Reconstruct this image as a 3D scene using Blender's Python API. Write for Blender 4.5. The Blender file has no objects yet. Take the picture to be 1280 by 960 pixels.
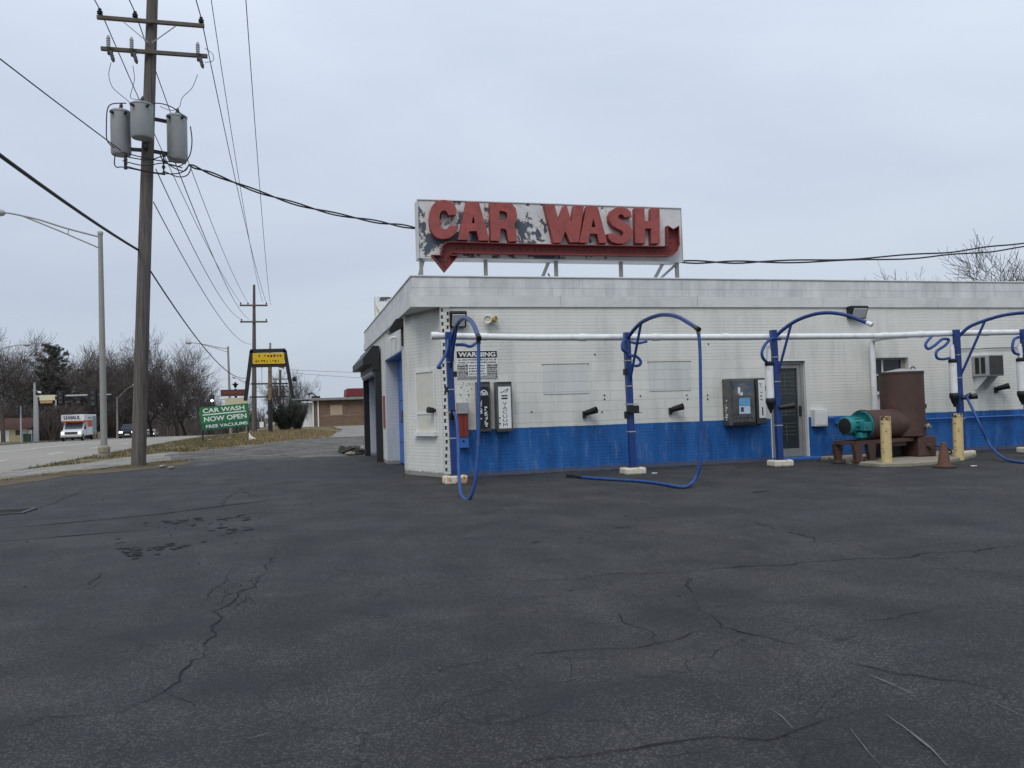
import bpy, math, random
from mathutils import Vector, Matrix, noise as mnoise
R = math.radians
random.seed(7)
SC = bpy.context.scene
COL = SC.collection

# ------------------------------------------------------------------ camera, sky, sun
# world axes follow the building: x runs along its front wall, y away from the street camera, z up
CAM = Vector((-2.249, -16.043, 1.30))
FOC, PITCH, ROLL, AZ = 1040.0, R(1.75), R(1.79), R(14.687)
fwd = Vector((math.sin(AZ) * math.cos(PITCH), math.cos(AZ) * math.cos(PITCH), math.sin(PITCH)))
rgt0 = Vector((math.cos(AZ), -math.sin(AZ), 0))
up0 = rgt0.cross(fwd)
rgt = rgt0 * math.cos(ROLL) - up0 * math.sin(ROLL)
up = rgt0 * math.sin(ROLL) + up0 * math.cos(ROLL)
cd = bpy.data.cameras.new('camera')
cam = bpy.data.objects.new('camera', cd)
COL.objects.link(cam)
cd.sensor_width = 36
cd.lens = FOC / 1280 * 36
cd.clip_start, cd.clip_end = 0.05, 6000
cam.matrix_world = Matrix(((rgt.x, up.x, -fwd.x, CAM.x), (rgt.y, up.y, -fwd.y, CAM.y), (rgt.z, up.z, -fwd.z, CAM.z), (0, 0, 0, 1)))
SC.camera = cam

SUN_EL, SUN_AZ = R(52), R(-150)      # azimuth measured from +y towards +x: behind and left of the camera
wd = bpy.data.worlds.new('World')
SC.world = wd
wd.use_nodes = True
nt = wd.node_tree
nt.nodes.clear()
def WN(t, **k):
    n = nt.nodes.new(t)
    for a, b in k.items(): setattr(n, a, b)
    return n
sky = WN('ShaderNodeTexSky', sky_type='NISHITA', sun_disc=False, sun_elevation=SUN_EL, sun_rotation=SUN_AZ)
tc = WN('ShaderNodeTexCoord')
mp = WN('ShaderNodeMapping'); mp.inputs['Scale'].default_value = (1.0, 1.0, 3.6)
mp.inputs['Rotation'].default_value = (0.05, 0.08, 0.5)
nz = WN('ShaderNodeTexNoise'); nz.inputs['Scale'].default_value = 1.25; nz.inputs['Detail'].default_value = 5; nz.inputs['Roughness'].default_value = .5; nz.inputs['Distortion'].default_value = .4
rp = WN('ShaderNodeValToRGB')
rp.color_ramp.elements[0].position = .30; rp.color_ramp.elements[0].color = (4.15, 4.76, 5.78, 1)
rp.color_ramp.elements[1].position = .70; rp.color_ramp.elements[1].color = (5.25, 5.82, 6.70, 1)
sp = WN('ShaderNodeSeparateXYZ')
m1 = WN('ShaderNodeMath', operation='MAXIMUM'); m1.inputs[1].default_value = 0
m2 = WN('ShaderNodeMath', operation='MULTIPLY_ADD'); m2.inputs[1].default_value = .85; m2.inputs[2].default_value = 1.0
vm = WN('ShaderNodeVectorMath', operation='SCALE')
mx = WN('ShaderNodeMixRGB'); mx.inputs[0].default_value = .93
bg = WN('ShaderNodeBackground'); bg.inputs[1].default_value = .1
wo = WN('ShaderNodeOutputWorld')
L = nt.links.new
L(tc.outputs['Generated'], mp.inputs[0]); L(mp.outputs[0], nz.inputs[0]); L(nz.outputs[0], rp.inputs[0])
L(tc.outputs['Generated'], sp.inputs[0]); L(sp.outputs[2], m1.inputs[0]); L(m1.outputs[0], m2.inputs[0])
L(rp.outputs[0], vm.inputs[0]); L(m2.outputs[0], vm.inputs['Scale'])
L(sky.outputs[0], mx.inputs[1]); L(vm.outputs[0], mx.inputs[2]); L(mx.outputs[0], bg.inputs[0]); L(bg.outputs[0], wo.inputs[0])

sd = bpy.data.lights.new('sun', 'SUN')
sun = bpy.data.objects.new('sun', sd)
COL.objects.link(sun)
sd.energy = 1.5; sd.angle = R(28); sd.color = (1, .96, .90)
sun.rotation_euler = Vector((math.sin(SUN_AZ) * math.cos(SUN_EL), math.cos(SUN_AZ) * math.cos(SUN_EL), math.sin(SUN_EL))).to_track_quat('Z', 'Y').to_euler()
sun.location = (0, -10, 30)
vs = SC.view_settings
vs.view_transform = 'Standard'; vs.look = 'None'; vs.gamma = 1; vs.exposure = 0.10; vs.use_curve_mapping = False

# ------------------------------------------------------------------ pixel -> place helpers (photo pixels, 1280 x 960)
def ray(px, py): return fwd + rgt * ((px - 640) / FOC) - up * ((py - 480) / FOC)
def atT(px, py, t=0.0):
    d = ray(px, py); return CAM + d * ((t - CAM.y) / d.y)
def atS(px, py, s=0.0):
    d = ray(px, py); return CAM + d * ((s - CAM.x) / d.x)
def G(px, py, z=0.0):
    d = ray(px, py); return CAM + d * ((z - CAM.z) / d.z)
def atD(px, py, dep): return CAM + ray(px, py) * dep
def V(*a): return Vector(a)

# ------------------------------------------------------------------ mesh builder
class MB:
    def __init__(s): s.v = []; s.f = []; s.sm = []
    def add(s, vs, fs, smooth=False):
        b = len(s.v); s.v += [tuple(x) for x in vs]
        for f in fs: s.f.append(tuple(b + i for i in f)); s.sm.append(smooth)
        return s
    def box(s, x0, x1, y0, y1, z0, z1):
        x0, x1 = sorted((x0, x1)); y0, y1 = sorted((y0, y1)); z0, z1 = sorted((z0, z1))
        return s.add([(x0,y0,z0),(x1,y0,z0),(x1,y1,z0),(x0,y1,z0),(x0,y0,z1),(x1,y0,z1),(x1,y1,z1),(x0,y1,z1)],
                     [(0,3,2,1),(4,5,6,7),(0,1,5,4),(1,2,6,5),(2,3,7,6),(3,0,4,7)])
    def hexa(s, p):      # eight points: bottom loop ccw then top loop
        return s.add(p, [(0,3,2,1),(4,5,6,7),(0,1,5,4),(1,2,6,5),(2,3,7,6),(3,0,4,7)])
    def obox(s, c, ax, ay, az):
        c = Vector(c); ax, ay, az = Vector(ax), Vector(ay), Vector(az)
        return s.hexa([c-ax-ay-az, c+ax-ay-az, c+ax+ay-az, c-ax+ay-az, c-ax-ay+az, c+ax-ay+az, c+ax+ay+az, c-ax+ay+az])
    def beam(s, a, b, w, h=None, upv=(0,0,1)):
        a, b = Vector(a), Vector(b); h = h or w; d = (b - a).normalized(); u_ = Vector(upv)
        if abs(d.dot(u_)) > .95: u_ = Vector((1,0,0))
        x = d.cross(u_).normalized(); y = x.cross(d)
        return s.obox((a+b)/2, x*(w/2), d*((b-a).length/2), y*(h/2))
    def tube(s, pts, r, n=8, caps=True, smooth=True):
        pts = [Vector(p) for p in pts]; m = len(pts)
        rs = r if isinstance(r, (list, tuple)) else [r]*m
        t0 = (pts[1]-pts[0]).normalized(); ref = Vector((0,0,1)) if abs(t0.z) < .9 else Vector((1,0,0))
        x = t0.cross(ref).normalized(); vs_ = []
        for i in range(m):
            t = (pts[min(i+1,m-1)]-pts[max(i-1,0)]).normalized()
            x = (x - t*x.dot(t)).normalized(); y = t.cross(x)
            for k in range(n):
                a = 2*math.pi*k/n; vs_.append(pts[i]+(x*math.cos(a)+y*math.sin(a))*rs[i])
        fs = [(i*n+k, i*n+(k+1)%n, (i+1)*n+(k+1)%n, (i+1)*n+k) for i in range(m-1) for k in range(n)]
        s.add(vs_, fs, smooth)
        if caps:
            b = len(s.v)-len(vs_); s.f.append(tuple(b+k for k in range(n-1,-1,-1))); s.sm.append(False)
            s.f.append(tuple(b+(m-1)*n+k for k in range(n))); s.sm.append(False)
        return s
    def cyl(s, a, b, r, r2=None, n=16): return s.tube([a, b], [r, r if r2 is None else r2], n)
    def lathe(s, base, axis, prof, n=20, smooth=True):
        base = Vector(base); d = Vector(axis).normalized(); ref = Vector((0,0,1)) if abs(d.z) < .9 else Vector((1,0,0))
        x = d.cross(ref).normalized(); y = d.cross(x); vs_ = []
        for r, h in prof:
            for k in range(n):
                a = 2*math.pi*k/n; vs_.append(base+d*h+(x*math.cos(a)+y*math.sin(a))*r)
        m = len(prof)
        fs = [(i*n+(k+1)%n, i*n+k, (i+1)*n+k, (i+1)*n+(k+1)%n) for i in range(m-1) for k in range(n)]
        s.add(vs_, fs, smooth); b = len(s.v)-len(vs_)
        s.f.append(tuple(b+k for k in range(n))); s.sm.append(False)
        s.f.append(tuple(b+(m-1)*n+k for k in range(n-1,-1,-1))); s.sm.append(False)
        return s
    def prism(s, pts, off):
        pts = [Vector(p) for p in pts]; off = Vector(off); n = len(pts)
        return s.add(pts+[p+off for p in pts], [tuple(range(n-1,-1,-1)), tuple(range(n,2*n))]+[(i,(i+1)%n,n+(i+1)%n,n+i) for i in range(n)])
    def blob(s, c, r, seed=0, amp=.35, n=7, m=5, sc=(1,1,1)):
        c = Vector(c); vs_ = []
        for i in range(m+1):
            th = math.pi*i/m
            for k in range(n):
                ph = 2*math.pi*k/n; d = Vector((math.sin(th)*math.cos(ph), math.sin(th)*math.sin(ph), math.cos(th)))
                q = 1+amp*mnoise.noise(d*1.7+Vector((seed*3.1, seed*1.7, 0)))
                vs_.append(c+Vector((d.x*sc[0], d.y*sc[1], d.z*sc[2]))*r*q)
        return s.add(vs_, [(i*n+(k+1)%n, i*n+k, (i+1)*n+k, (i+1)*n+(k+1)%n) for i in range(m) for k in range(n)], False)
    def build(s, name, mat, parent=None, bevel=0, loc=None, seg=1):
        off = Vector((0,0,0))
        p = parent
        while p is not None:
            if not p.get('_local'): off = off + Vector(p.location)
            p = p.parent
        if loc is not None: off = Vector(loc)
        me = bpy.data.meshes.new(name)
        me.from_pydata([tuple(Vector(q)-off) for q in s.v], [], s.f)
        me.polygons.foreach_set('use_smooth', s.sm)
        me.materials.append(mat); me.update()
        if any(s.sm): me.set_sharp_from_angle(angle=R(38))
        return link(name, me, parent, bevel, loc, seg)
def link(name, me, parent=None, bevel=0, loc=None, seg=1):
    o = bpy.data.objects.new(name, me); COL.objects.link(o)
    if parent: o.parent = parent
    if loc is not None: o.location = loc
    if bevel:
        md = o.modifiers.new('bevel', 'BEVEL'); md.width = bevel; md.segments = seg; md.limit_method = 'ANGLE'; md.angle_limit = R(40)
    return o
def tag(o, label=None, cat=None, group=None, kind=None):
    if label: o['label'] = label
    if cat: o['category'] = cat
    if group: o['group'] = group
    if kind: o['kind'] = kind
    return o
def thing(name, label, cat, loc, group=None, rot=None, local=False):
    o = bpy.data.objects.new(name, None); COL.objects.link(o); o.location = loc
    o.empty_display_size = .2
    if rot is not None: o.rotation_euler = rot
    if local: o['_local'] = 1
    return tag(o, label, cat, group)

# ------------------------------------------------------------------ materials
def nodes(name):
    m = bpy.data.materials.new(name); m.use_nodes = True; t = m.node_tree; t.nodes.clear()
    def N(ty, ins=None, **k):
        n = t.nodes.new(ty)
        for a, b in k.items(): setattr(n, a, b)
        for a, b in (ins or {}).items():
            if hasattr(b, 'is_linked') or isinstance(b, bpy.types.NodeSocket): t.links.new(b, n.inputs[a])
            else: n.inputs[a].default_value = b
        return n
    out = N('ShaderNodeOutputMaterial'); bs = N('ShaderNodeBsdfPrincipled')
    t.links.new(bs.outputs[0], out.inputs[0])
    return m, t, N, bs
def c4(c): return (c[0], c[1], c[2], 1)
def ramp(N, fac, stops):
    r = N('ShaderNodeValToRGB', {0: fac}); e = r.color_ramp.elements
    while len(e) < len(stops): e.new(.5)
    for x, (p, c) in zip(e, stops): x.position = p; x.color = c4(c) if not isinstance(c, (int, float)) else (c, c, c, 1)
    return r.outputs[0]
def M(name, col, rough=.6, metal=0, var=.18, scale=4, bump=.0, bscale=40, col2=None, th=(.45,.6), dscale=3, spec=.4):
    """paint / metal / stone with uneven tone, and a second colour (rust, chips, dirt) showing in patches"""
    m, t, N, bs = nodes(name)
    tcn = N('ShaderNodeTexCoord')
    n1 = N('ShaderNodeTexNoise', {'Vector': tcn.outputs['Object'], 'Scale': scale, 'Detail': 6, 'Roughness': .6})
    c = ramp(N, n1.outputs[0], [(.25, tuple(x*(1-var) for x in col)), (.75, tuple(min(1, x*(1+var)) for x in col))])
    if col2:
        n2 = N('ShaderNodeTexNoise', {'Vector': tcn.outputs['Object'], 'Scale': dscale, 'Detail': 9, 'Roughness': .68})
        f = ramp(N, n2.outputs[0], [(th[0], 0.), (th[1], 1.)])
        c = N('ShaderNodeMixRGB', {0: f, 1: c, 2: c4(col2)}).outputs[0]
    t.links.new(c, bs.inputs['Base Color'])
    bs.inputs['Roughness'].default_value = rough; bs.inputs['Metallic'].default_value = metal
    bs.inputs['Specular IOR Level'].default_value = spec
    if bump:
        nb = N('ShaderNodeTexNoise', {'Vector': tcn.outputs['Object'], 'Scale': bscale, 'Detail': 4})
        b = N('ShaderNodeBump', {'Strength': bump, 'Distance': .01, 'Height': nb.outputs[0]})
        t.links.new(b.outputs[0], bs.inputs['Normal'])
    return m
def emit(name, col, st):
    m, t, N, bs = nodes(name)
    bs.inputs['Base Color'].default_value = c4(col); bs.inputs['Emission Color'].default_value = c4(col); bs.inputs['Emission Strength'].default_value = st
    return m
def glass(name, col=(.02,.025,.03), rough=.08):
    m, t, N, bs = nodes(name)
    bs.inputs['Base Color'].default_value = c4(col); bs.inputs['Roughness'].default_value = rough; bs.inputs['Specular IOR Level'].default_value = .4
    return m

def brick_mat(name, axis, white=(.62,.625,.60), blue=None, zb=.93, block=None, dirt=.7, slope=0.0):
    m, t, N, bs = nodes(name)
    tcn = N('ShaderNodeTexCoord'); s = N('ShaderNodeSeparateXYZ', {0: tcn.outputs['Object']})
    X, Y, Z = s.outputs
    def mth(op, a, b=0, c=0):
        n = N('ShaderNodeMath', operation=op)
        for i, q in enumerate((a, b, c)):
            if isinstance(q, (int, float)): n.inputs[i].default_value = q
            else: t.links.new(q, n.inputs[i])
        return n.outputs[0]
    h = X if axis == 'x' else Y if axis == 'y' else mth('MULTIPLY', Y, -1.08)
    vec = N('ShaderNodeCombineXYZ', {0: h, 1: Z}).outputs[0]
    wob = N('ShaderNodeTexNoise', {'Vector': vec, 'Scale': 3.0, 'Detail': 3})
    wv = N('ShaderNodeVectorMath', {0: wob.outputs['Color'], 1: (.5,.5,.5)}, operation='SUBTRACT').outputs[0]
    wv = N('ShaderNodeVectorMath', {0: wv, 'Scale': .022}, operation='SCALE').outputs[0]
    vec2 = N('ShaderNodeVectorMath', {0: vec, 1: wv}, operation='ADD').outputs[0]
    br = N('ShaderNodeTexBrick', {'Vector': vec2, 'Color1': (1,1,1,1), 'Color2': (.93,.93,.93,1), 'Mortar': (.82,.82,.82,1), 'Scale': 1, 'Mortar Size': .006, 'Mortar Smooth': .5, 'Brick Width': .205, 'Row Height': .0675})
    co = N('ShaderNodeTexBrick', {'Vector': vec2, 'Color1': (1,1,1,1), 'Color2': (.96,.96,.96,1), 'Mortar': (.76,.76,.765,1), 'Scale': 1, 'Mortar Size': .006, 'Mortar Smooth': .5, 'Brick Width': 4.1, 'Row Height': .0675})
    bc = N('ShaderNodeMixRGB', {0: .78, 1: br.outputs[0], 2: co.outputs[0]}).outputs[0]; bf = mth('MAXIMUM', mth('MULTIPLY', br.outputs['Fac'], .55), co.outputs['Fac'])
    n5 = N('ShaderNodeTexNoise', {'Vector': vec, 'Scale': .9, 'Detail': 4}).outputs[0]
    vis = ramp(N, n5, [(.35, .25), (.62, 1.)])
    bc = N('ShaderNodeMixRGB', {0: vis, 1: (.96,.96,.96,1), 2: bc}).outputs[0]
    bf = mth('MULTIPLY', bf, vis)
    if block:                                  # a field of larger concrete blocks let into the brick
        x1, z0, z1 = block
        bl = N('ShaderNodeTexBrick', {'Vector': vec2, 'Color1': (1,1,1,1), 'Color2': (.95,.955,.96,1), 'Mortar': (.82,.82,.82,1), 'Scale': 1, 'Mortar Size': .006, 'Mortar Smooth': .4, 'Brick Width': .81, 'Row Height': .2025})
        k = mth('MULTIPLY', mth('LESS_THAN', X, x1), mth('MULTIPLY', mth('GREATER_THAN', Z, z0), mth('LESS_THAN', Z, z1)))
        bc = N('ShaderNodeMixRGB', {0: k, 1: bc, 2: bl.outputs[0]}).outputs[0]
        bf = N('ShaderNodeMixRGB', {0: k, 1: bf, 2: bl.outputs['Fac']}).outputs[0]
    # grime
    gm = N('ShaderNodeMapping', {0: vec, 'Scale': (2.6, .35, 1)})
    g1 = N('ShaderNodeTexNoise', {'Vector': gm.outputs[0], 'Scale': 1.5, 'Detail': 7, 'Roughness': .6}).outputs[0]
    g2 = N('ShaderNodeTexNoise', {'Vector': vec, 'Scale': .7, 'Detail': 6, 'Roughness': .55}).outputs[0]
    g3 = N('ShaderNodeTexNoise', {'Vector': vec, 'Scale': 55, 'Detail': 3}).outputs[0]
    gr = mth('ADD', mth('MULTIPLY', g1, .55), mth('MULTIPLY', g2, .45))
    gcol = ramp(N, gr, [(.36, (.76,.775,.78)), (.48, (.93,.94,.93)), (.60, (1,1,.985))])
    gsp = ramp(N, g3, [(.33, .86), (.42, 1.)])
    wc = N('ShaderNodeMixRGB', {0: 1., 1: c4(white), 2: gcol}, blend_type='MULTIPLY').outputs[0]
    if blue:
        bm = ramp(N, gr, [(.36, tuple(x*.58 for x in blue)), (.5, blue), (.66, (blue[0]*2.2+.012, blue[1]*1.45, blue[2]*1.2))])
        # pale scuffed streaks where the paint has worn
        sm_ = N('ShaderNodeMapping', {0: vec, 'Scale': (3.2, .6, 1)})
        sn = N('ShaderNodeTexNoise', {'Vector': sm_.outputs[0], 'Scale': 2.4, 'Detail': 9, 'Roughness': .75}).outputs[0]
        sf = ramp(N, sn, [(.53, 0.), (.74, .42)])
        bm = N('ShaderNodeMixRGB', {0: sf, 1: bm, 2: (.30,.38,.48,1)}).outputs[0]
        ed = N('ShaderNodeTexNoise', {'Vector': vec, 'Scale': 9, 'Detail': 4}).outputs[0]
        zz = mth('ADD', Z, mth('MULTIPLY', mth('SUBTRACT', ed, .5), .018))
        zz = mth('ADD', zz, mth('MULTIPLY', X, slope))
        k = mth('LESS_THAN', zz, zb)
        wc = N('ShaderNodeMixRGB', {0: k, 1: wc, 2: bm}).outputs[0]
    c = N('ShaderNodeMixRGB', {0: 1., 1: wc, 2: bc}, blend_type='MULTIPLY').outputs[0]
    c = N('ShaderNodeMixRGB', {0: .8, 1: c, 2: gsp}, blend_type='MULTIPLY').outputs[0]
    # splashed dirt and flaked paint along the foot
    dn = N('ShaderNodeTexNoise', {'Vector': vec, 'Scale': 6, 'Detail': 8, 'Roughness': .7}).outputs[0]
    dz = mth('SUBTRACT', mth('MULTIPLY', dn, .20), Z)
    df = ramp(N, mth('ADD', mth('MULTIPLY', dz, 4.), .5), [(.45, 0.), (.62, dirt)])
    c = N('ShaderNodeMixRGB', {0: df, 1: c, 2: (.10,.085,.07,1)}).outputs[0]
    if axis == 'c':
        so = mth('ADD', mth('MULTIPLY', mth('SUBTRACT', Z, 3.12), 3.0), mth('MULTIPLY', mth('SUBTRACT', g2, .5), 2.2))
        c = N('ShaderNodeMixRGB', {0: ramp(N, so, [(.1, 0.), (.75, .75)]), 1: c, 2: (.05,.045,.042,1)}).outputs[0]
    t.links.new(c, bs.inputs['Base Color'])
    bs.inputs['Roughness'].default_value = .62; bs.inputs['Specular IOR Level'].default_value = .3
    hh = mth('ADD', mth('MULTIPLY', bf, -1.), mth('MULTIPLY', g3, .3))
    b = N('ShaderNodeBump', {'Strength': .55, 'Distance': .008, 'Height': hh})
    t.links.new(b.outputs[0], bs.inputs['Normal'])
    return m

def asphalt_mat():
    m, t, N, bs = nodes('asphalt_lot')
    tcn = N('ShaderNodeTexCoord'); P = tcn.outputs['Object']
    big = N('ShaderNodeTexNoise', {'Vector': P, 'Scale': .22, 'Detail': 8, 'Roughness': .62, 'Distortion': .6}).outputs[0]
    mid = N('ShaderNodeTexNoise', {'Vector': P, 'Scale': 1.1, 'Detail': 9, 'Roughness': .68, 'Distortion': .3}).outputs[0]
    rot = N('ShaderNodeMapping', {0: P, 'Rotation': (0,0,.35), 'Scale': (3.2, .45, 1)})
    drag = N('ShaderNodeTexNoise', {'Vector': rot.outputs[0], 'Scale': .8, 'Detail': 6, 'Roughness': .6}).outputs[0]
    fine = N('ShaderNodeTexNoise', {'Vector': P, 'Scale': 160, 'Detail': 3, 'Roughness': .7}).outputs[0]
    vo = N('ShaderNodeTexVoronoi', {'Vector': P, 'Scale': 125.})
    a = ramp(N, big, [(.30, (.0145,.0155,.0180)), (.5, (.0200,.0207,.0220)), (.70, (.031,.0305,.0285))])
    b = ramp(N, mid, [(.30, .72), (.5, 1.), (.68, 1.34)])
    d = ramp(N, drag, [(.3, .76), (.55, 1.04), (.7, 1.18)])
    c = N('ShaderNodeMixRGB', {0: 1., 1: a, 2: b}, blend_type='MULTIPLY').outputs[0]
    c = N('ShaderNodeMixRGB', {0: 1., 1: c, 2: d}, blend_type='MULTIPLY').outputs[0]
    f = ramp(N, fine, [(.34, .5), (.5, .92), (.64, 1.8)])
    c = N('ShaderNodeMixRGB', {0: 1., 1: c, 2: f}, blend_type='MULTIPLY').outputs[0]
    # bare pale stones showing where the sealer has worn
    wn = ramp(N, mid, [(.36, .22), (.62, 1.)])
    sel = N('ShaderNodeMath', {0: vo.outputs['Color'], 1: .70}, operation='GREATER_THAN').outputs[0]
    k = N('ShaderNodeMath', {0: sel, 1: wn}, operation='MULTIPLY').outputs[0]
    k = N('ShaderNodeMath', {0: k, 1: .6}, operation='MULTIPLY').outputs[0]
    c = N('ShaderNodeMixRGB', {0: k, 1: c, 2: (.105,.101,.092,1)}).outputs[0]
    # tan dust stains and dark oil spots
    st = N('ShaderNodeTexNoise', {'Vector': P, 'Scale': .55, 'Detail': 7, 'Roughness': .7}).outputs[0]
    sf = ramp(N, st, [(.52, 0.), (.75, .32)])
    c = N('ShaderNodeMixRGB', {0: sf, 1: c, 2: (.060,.055,.047,1)}).outputs[0]
    o2 = N('ShaderNodeMapping', {0: P, 'Location': (7.3, 2.1, 0)})
    on = N('ShaderNodeTexNoise', {'Vector': o2.outputs[0], 'Scale': 1.5, 'Detail': 4, 'Roughness': .5}).outputs[0]
    of = ramp(N, on, [(.56, 0.), (.70, .55)])
    c = N('ShaderNodeMixRGB', {0: of, 1: c, 2: (.0125,.0135,.017,1)}).outputs[0]
    sx = N('ShaderNodeSeparateXYZ', {0: P}); wz = N('ShaderNodeTexNoise', {'Vector': P, 'Scale': .9, 'Detail': 9, 'Roughness': .7}).outputs[0]
    e1 = N('ShaderNodeMath', {0: sx.outputs[1], 1: .30, 2: -2.75}, operation='MULTIPLY_ADD').outputs[0]
    e2 = N('ShaderNodeMath', {0: wz, 1: 4.2, 2: -2.1}, operation='MULTIPLY_ADD').outputs[0]
    e3 = N('ShaderNodeMath', {0: sx.outputs[0], 1: -.12, 2: -.40}, operation='MULTIPLY_ADD').outputs[0]
    ee = N('ShaderNodeMath', {0: N('ShaderNodeMath', {0: e1, 1: e2}, operation='ADD').outputs[0], 1: e3}, operation='ADD').outputs[0]
    inx = N('ShaderNodeMath', {0: sx.outputs[0], 1: .5}, operation='LESS_THAN').outputs[0]
    ef = N('ShaderNodeMath', {0: ramp(N, ee, [(.15, 0.), (.95, .85)]), 1: inx}, operation='MULTIPLY').outputs[0]
    c = N('ShaderNodeMixRGB', {0: ef, 1: c, 2: (.085,.080,.071,1)}).outputs[0]
    # hairline map cracking
    pw = N('ShaderNodeTexNoise', {'Vector': P, 'Scale': 1.3, 'Detail': 5}).outputs['Color']
    pv = N('ShaderNodeVectorMath', {0: P, 1: N('ShaderNodeVectorMath', {0: pw, 'Scale': 1.5}, operation='SCALE').outputs[0]}, operation='ADD').outputs[0]
    vc = N('ShaderNodeTexVoronoi', {'Vector': pv, 'Scale': .62}, feature='DISTANCE_TO_EDGE').outputs[0]
    cf = ramp(N, vc, [(.0, .7), (.007, 0.)])
    cm = N('ShaderNodeTexNoise', {'Vector': P, 'Scale': .45, 'Detail': 3}).outputs[0]
    ck = N('ShaderNodeMath', {0: cf, 1: ramp(N, cm, [(.46, 0.), (.56, 1.)])}, operation='MULTIPLY').outputs[0]
    c = N('ShaderNodeMixRGB', {0: ck, 1: c, 2: (.010,.010,.011,1)}).outputs[0]
    t.links.new(c, bs.inputs['Base Color'])
    rr = ramp(N, big, [(.3, .74), (.7, .92)])
    t.links.new(rr, bs.inputs['Roughness']); bs.inputs['Specular IOR Level'].default_value = .35
    hs = N('ShaderNodeMath', {0: fine, 1: N('ShaderNodeMath', {0: ck, 1: -3.}, operation='MULTIPLY').outputs[0]}, operation='ADD').outputs[0]
    bp = N('ShaderNodeBump', {'Strength': .55, 'Distance': .006, 'Height': hs})
    t.links.new(bp.outputs[0], bs.inputs['Normal'])
    return m

def ground_mat(name, cols, scale=.5, fine=25, bump=.6, fvar=.35):
    m, t, N, bs = nodes(name)
    P = N('ShaderNodeTexCoord').outputs['Object']
    a = N('ShaderNodeTexNoise', {'Vector': P, 'Scale': scale, 'Detail': 9, 'Roughness': .68, 'Distortion': .4}).outputs[0]
    f = N('ShaderNodeTexNoise', {'Vector': P, 'Scale': fine, 'Detail': 5, 'Roughness': .7}).outputs[0]
    k = len(cols); c = ramp(N, a, [(.28+.44*i/(k-1), q) for i, q in enumerate(cols)])
    c = N('ShaderNodeMixRGB', {0: 1., 1: c, 2: ramp(N, f, [(.3, 1-fvar), (.7, 1+fvar)])}, blend_type='MULTIPLY').outputs[0]
    t.links.new(c, bs.inputs['Base Color']); bs.inputs['Roughness'].default_value = .95; bs.inputs['Specular IOR Level'].default_value = .15
    b = N('ShaderNodeBump', {'Strength': bump, 'Distance': .03, 'Height': f}); t.links.new(b.outputs[0], bs.inputs['Normal'])
    return m

WHITE = (.70,.69,.645); BLUE = (.012,.102,.335)
m_wall = brick_mat('painted_brick_front', 'x', WHITE, BLUE, .928, block=(7.6, .93, 2.28))
m_side = brick_mat('painted_brick_side', 'y', WHITE)
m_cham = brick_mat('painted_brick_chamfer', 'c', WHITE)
m_jamb = brick_mat('painted_brick_jamb', 'x', (.50,.52,.55))
m_fas = M('parapet_paint', (.60,.605,.59), .6, var=.10, scale=1.3, col2=(.48,.49,.49), th=(.50,.66), dscale=1.1, bump=.25, bscale=60)
m_para = None
m_white = M('white_paint', (.66,.67,.66), .5, var=.10, scale=5, col2=(.42,.42,.40), th=(.56,.75), dscale=5)
m_cream = M('cream_paint', (.56,.55,.47), .55, var=.10, scale=5)
m_pipe = M('white_pvc', (.70,.71,.71), .4, var=.08, scale=4, col2=(.50,.50,.48), th=(.52,.72), dscale=6)
m_navy = M('blue_steel_paint', (.010,.038,.165), .38, var=.2, scale=6, col2=(.05,.045,.05), th=(.62,.72), dscale=9, spec=.5)
m_hose = M('blue_hose', (.011,.058,.225), .5, var=.3, scale=5, col2=(.06,.09,.16), th=(.52,.75), dscale=7, spec=.4)
m_black = M('black_plastic', (.012,.012,.013), .5, var=.2)
m_blackm = M('black_metal', (.016,.016,.018), .45, var=.25, scale=5)
m_bluedoor = M('blue_door_paint', (.035,.13,.42), .5, var=.12, scale=2)
m_alu = M('dull_aluminium', (.30,.29,.275), .5, metal=.4, var=.12, scale=6)
m_galv = M('galvanised_steel', (.36,.37,.37), .55, metal=.3, var=.12, scale=4)
m_lamp_pole = M('street_lamp_metal', (.27,.265,.245), .55, metal=.25, var=.10, scale=3)
m_steel = M('worn_stainless', (.135,.135,.135), .42, metal=.55, var=.2, scale=5, col2=(.075,.07,.065), th=(.5,.66), dscale=4)
m_dksteel = M('dark_cabinet_metal', (.06,.058,.056), .5, metal=.3, var=.25, scale=5)
m_rust = M('rusty_brown_tank', (.066,.036,.029), .66, var=.28, scale=2.5, bump=.15, bscale=30, col2=(.115,.048,.028), th=(.55,.72), dscale=3.5)
m_teal = M('teal_motor_paint', (.013,.185,.195), .5, var=.3, scale=6, col2=(.03,.045,.042), th=(.52,.62), dscale=9)
m_boll = M('chipped_cream_paint', (.54,.42,.20), .6, var=.10, scale=5, col2=(.055,.028,.018), th=(.60,.63), dscale=16, bump=.2)
m_rustcap = M('rusted_cap', (.07,.025,.015), .8, var=.4, scale=20)
m_conc = M('weathered_concrete', (.25,.225,.175), .9, var=.2, scale=5, bump=.5, bscale=50, col2=(.17,.155,.13), th=(.5,.7), dscale=4)
m_block = M('cream_concrete_block', (.55,.52,.43), .85, var=.12, scale=6, bump=.4, bscale=40, col2=(.30,.27,.22), th=(.56,.72), dscale=8)
m_blockrust = M('rust_streaked_block', (.58,.53,.43), .85, var=.12, scale=6, bump=.4, bscale=40, col2=(.30,.12,.035), th=(.50,.60), dscale=6)
m_cone = M('grubby_orange_cone', (.11,.052,.03), .75, var=.25, scale=7)
m_signred = M('faded_red_enamel', (.30,.068,.062), .6, var=.16, scale=2.5, col2=(.17,.045,.042), th=(.50,.70), dscale=6)
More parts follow.
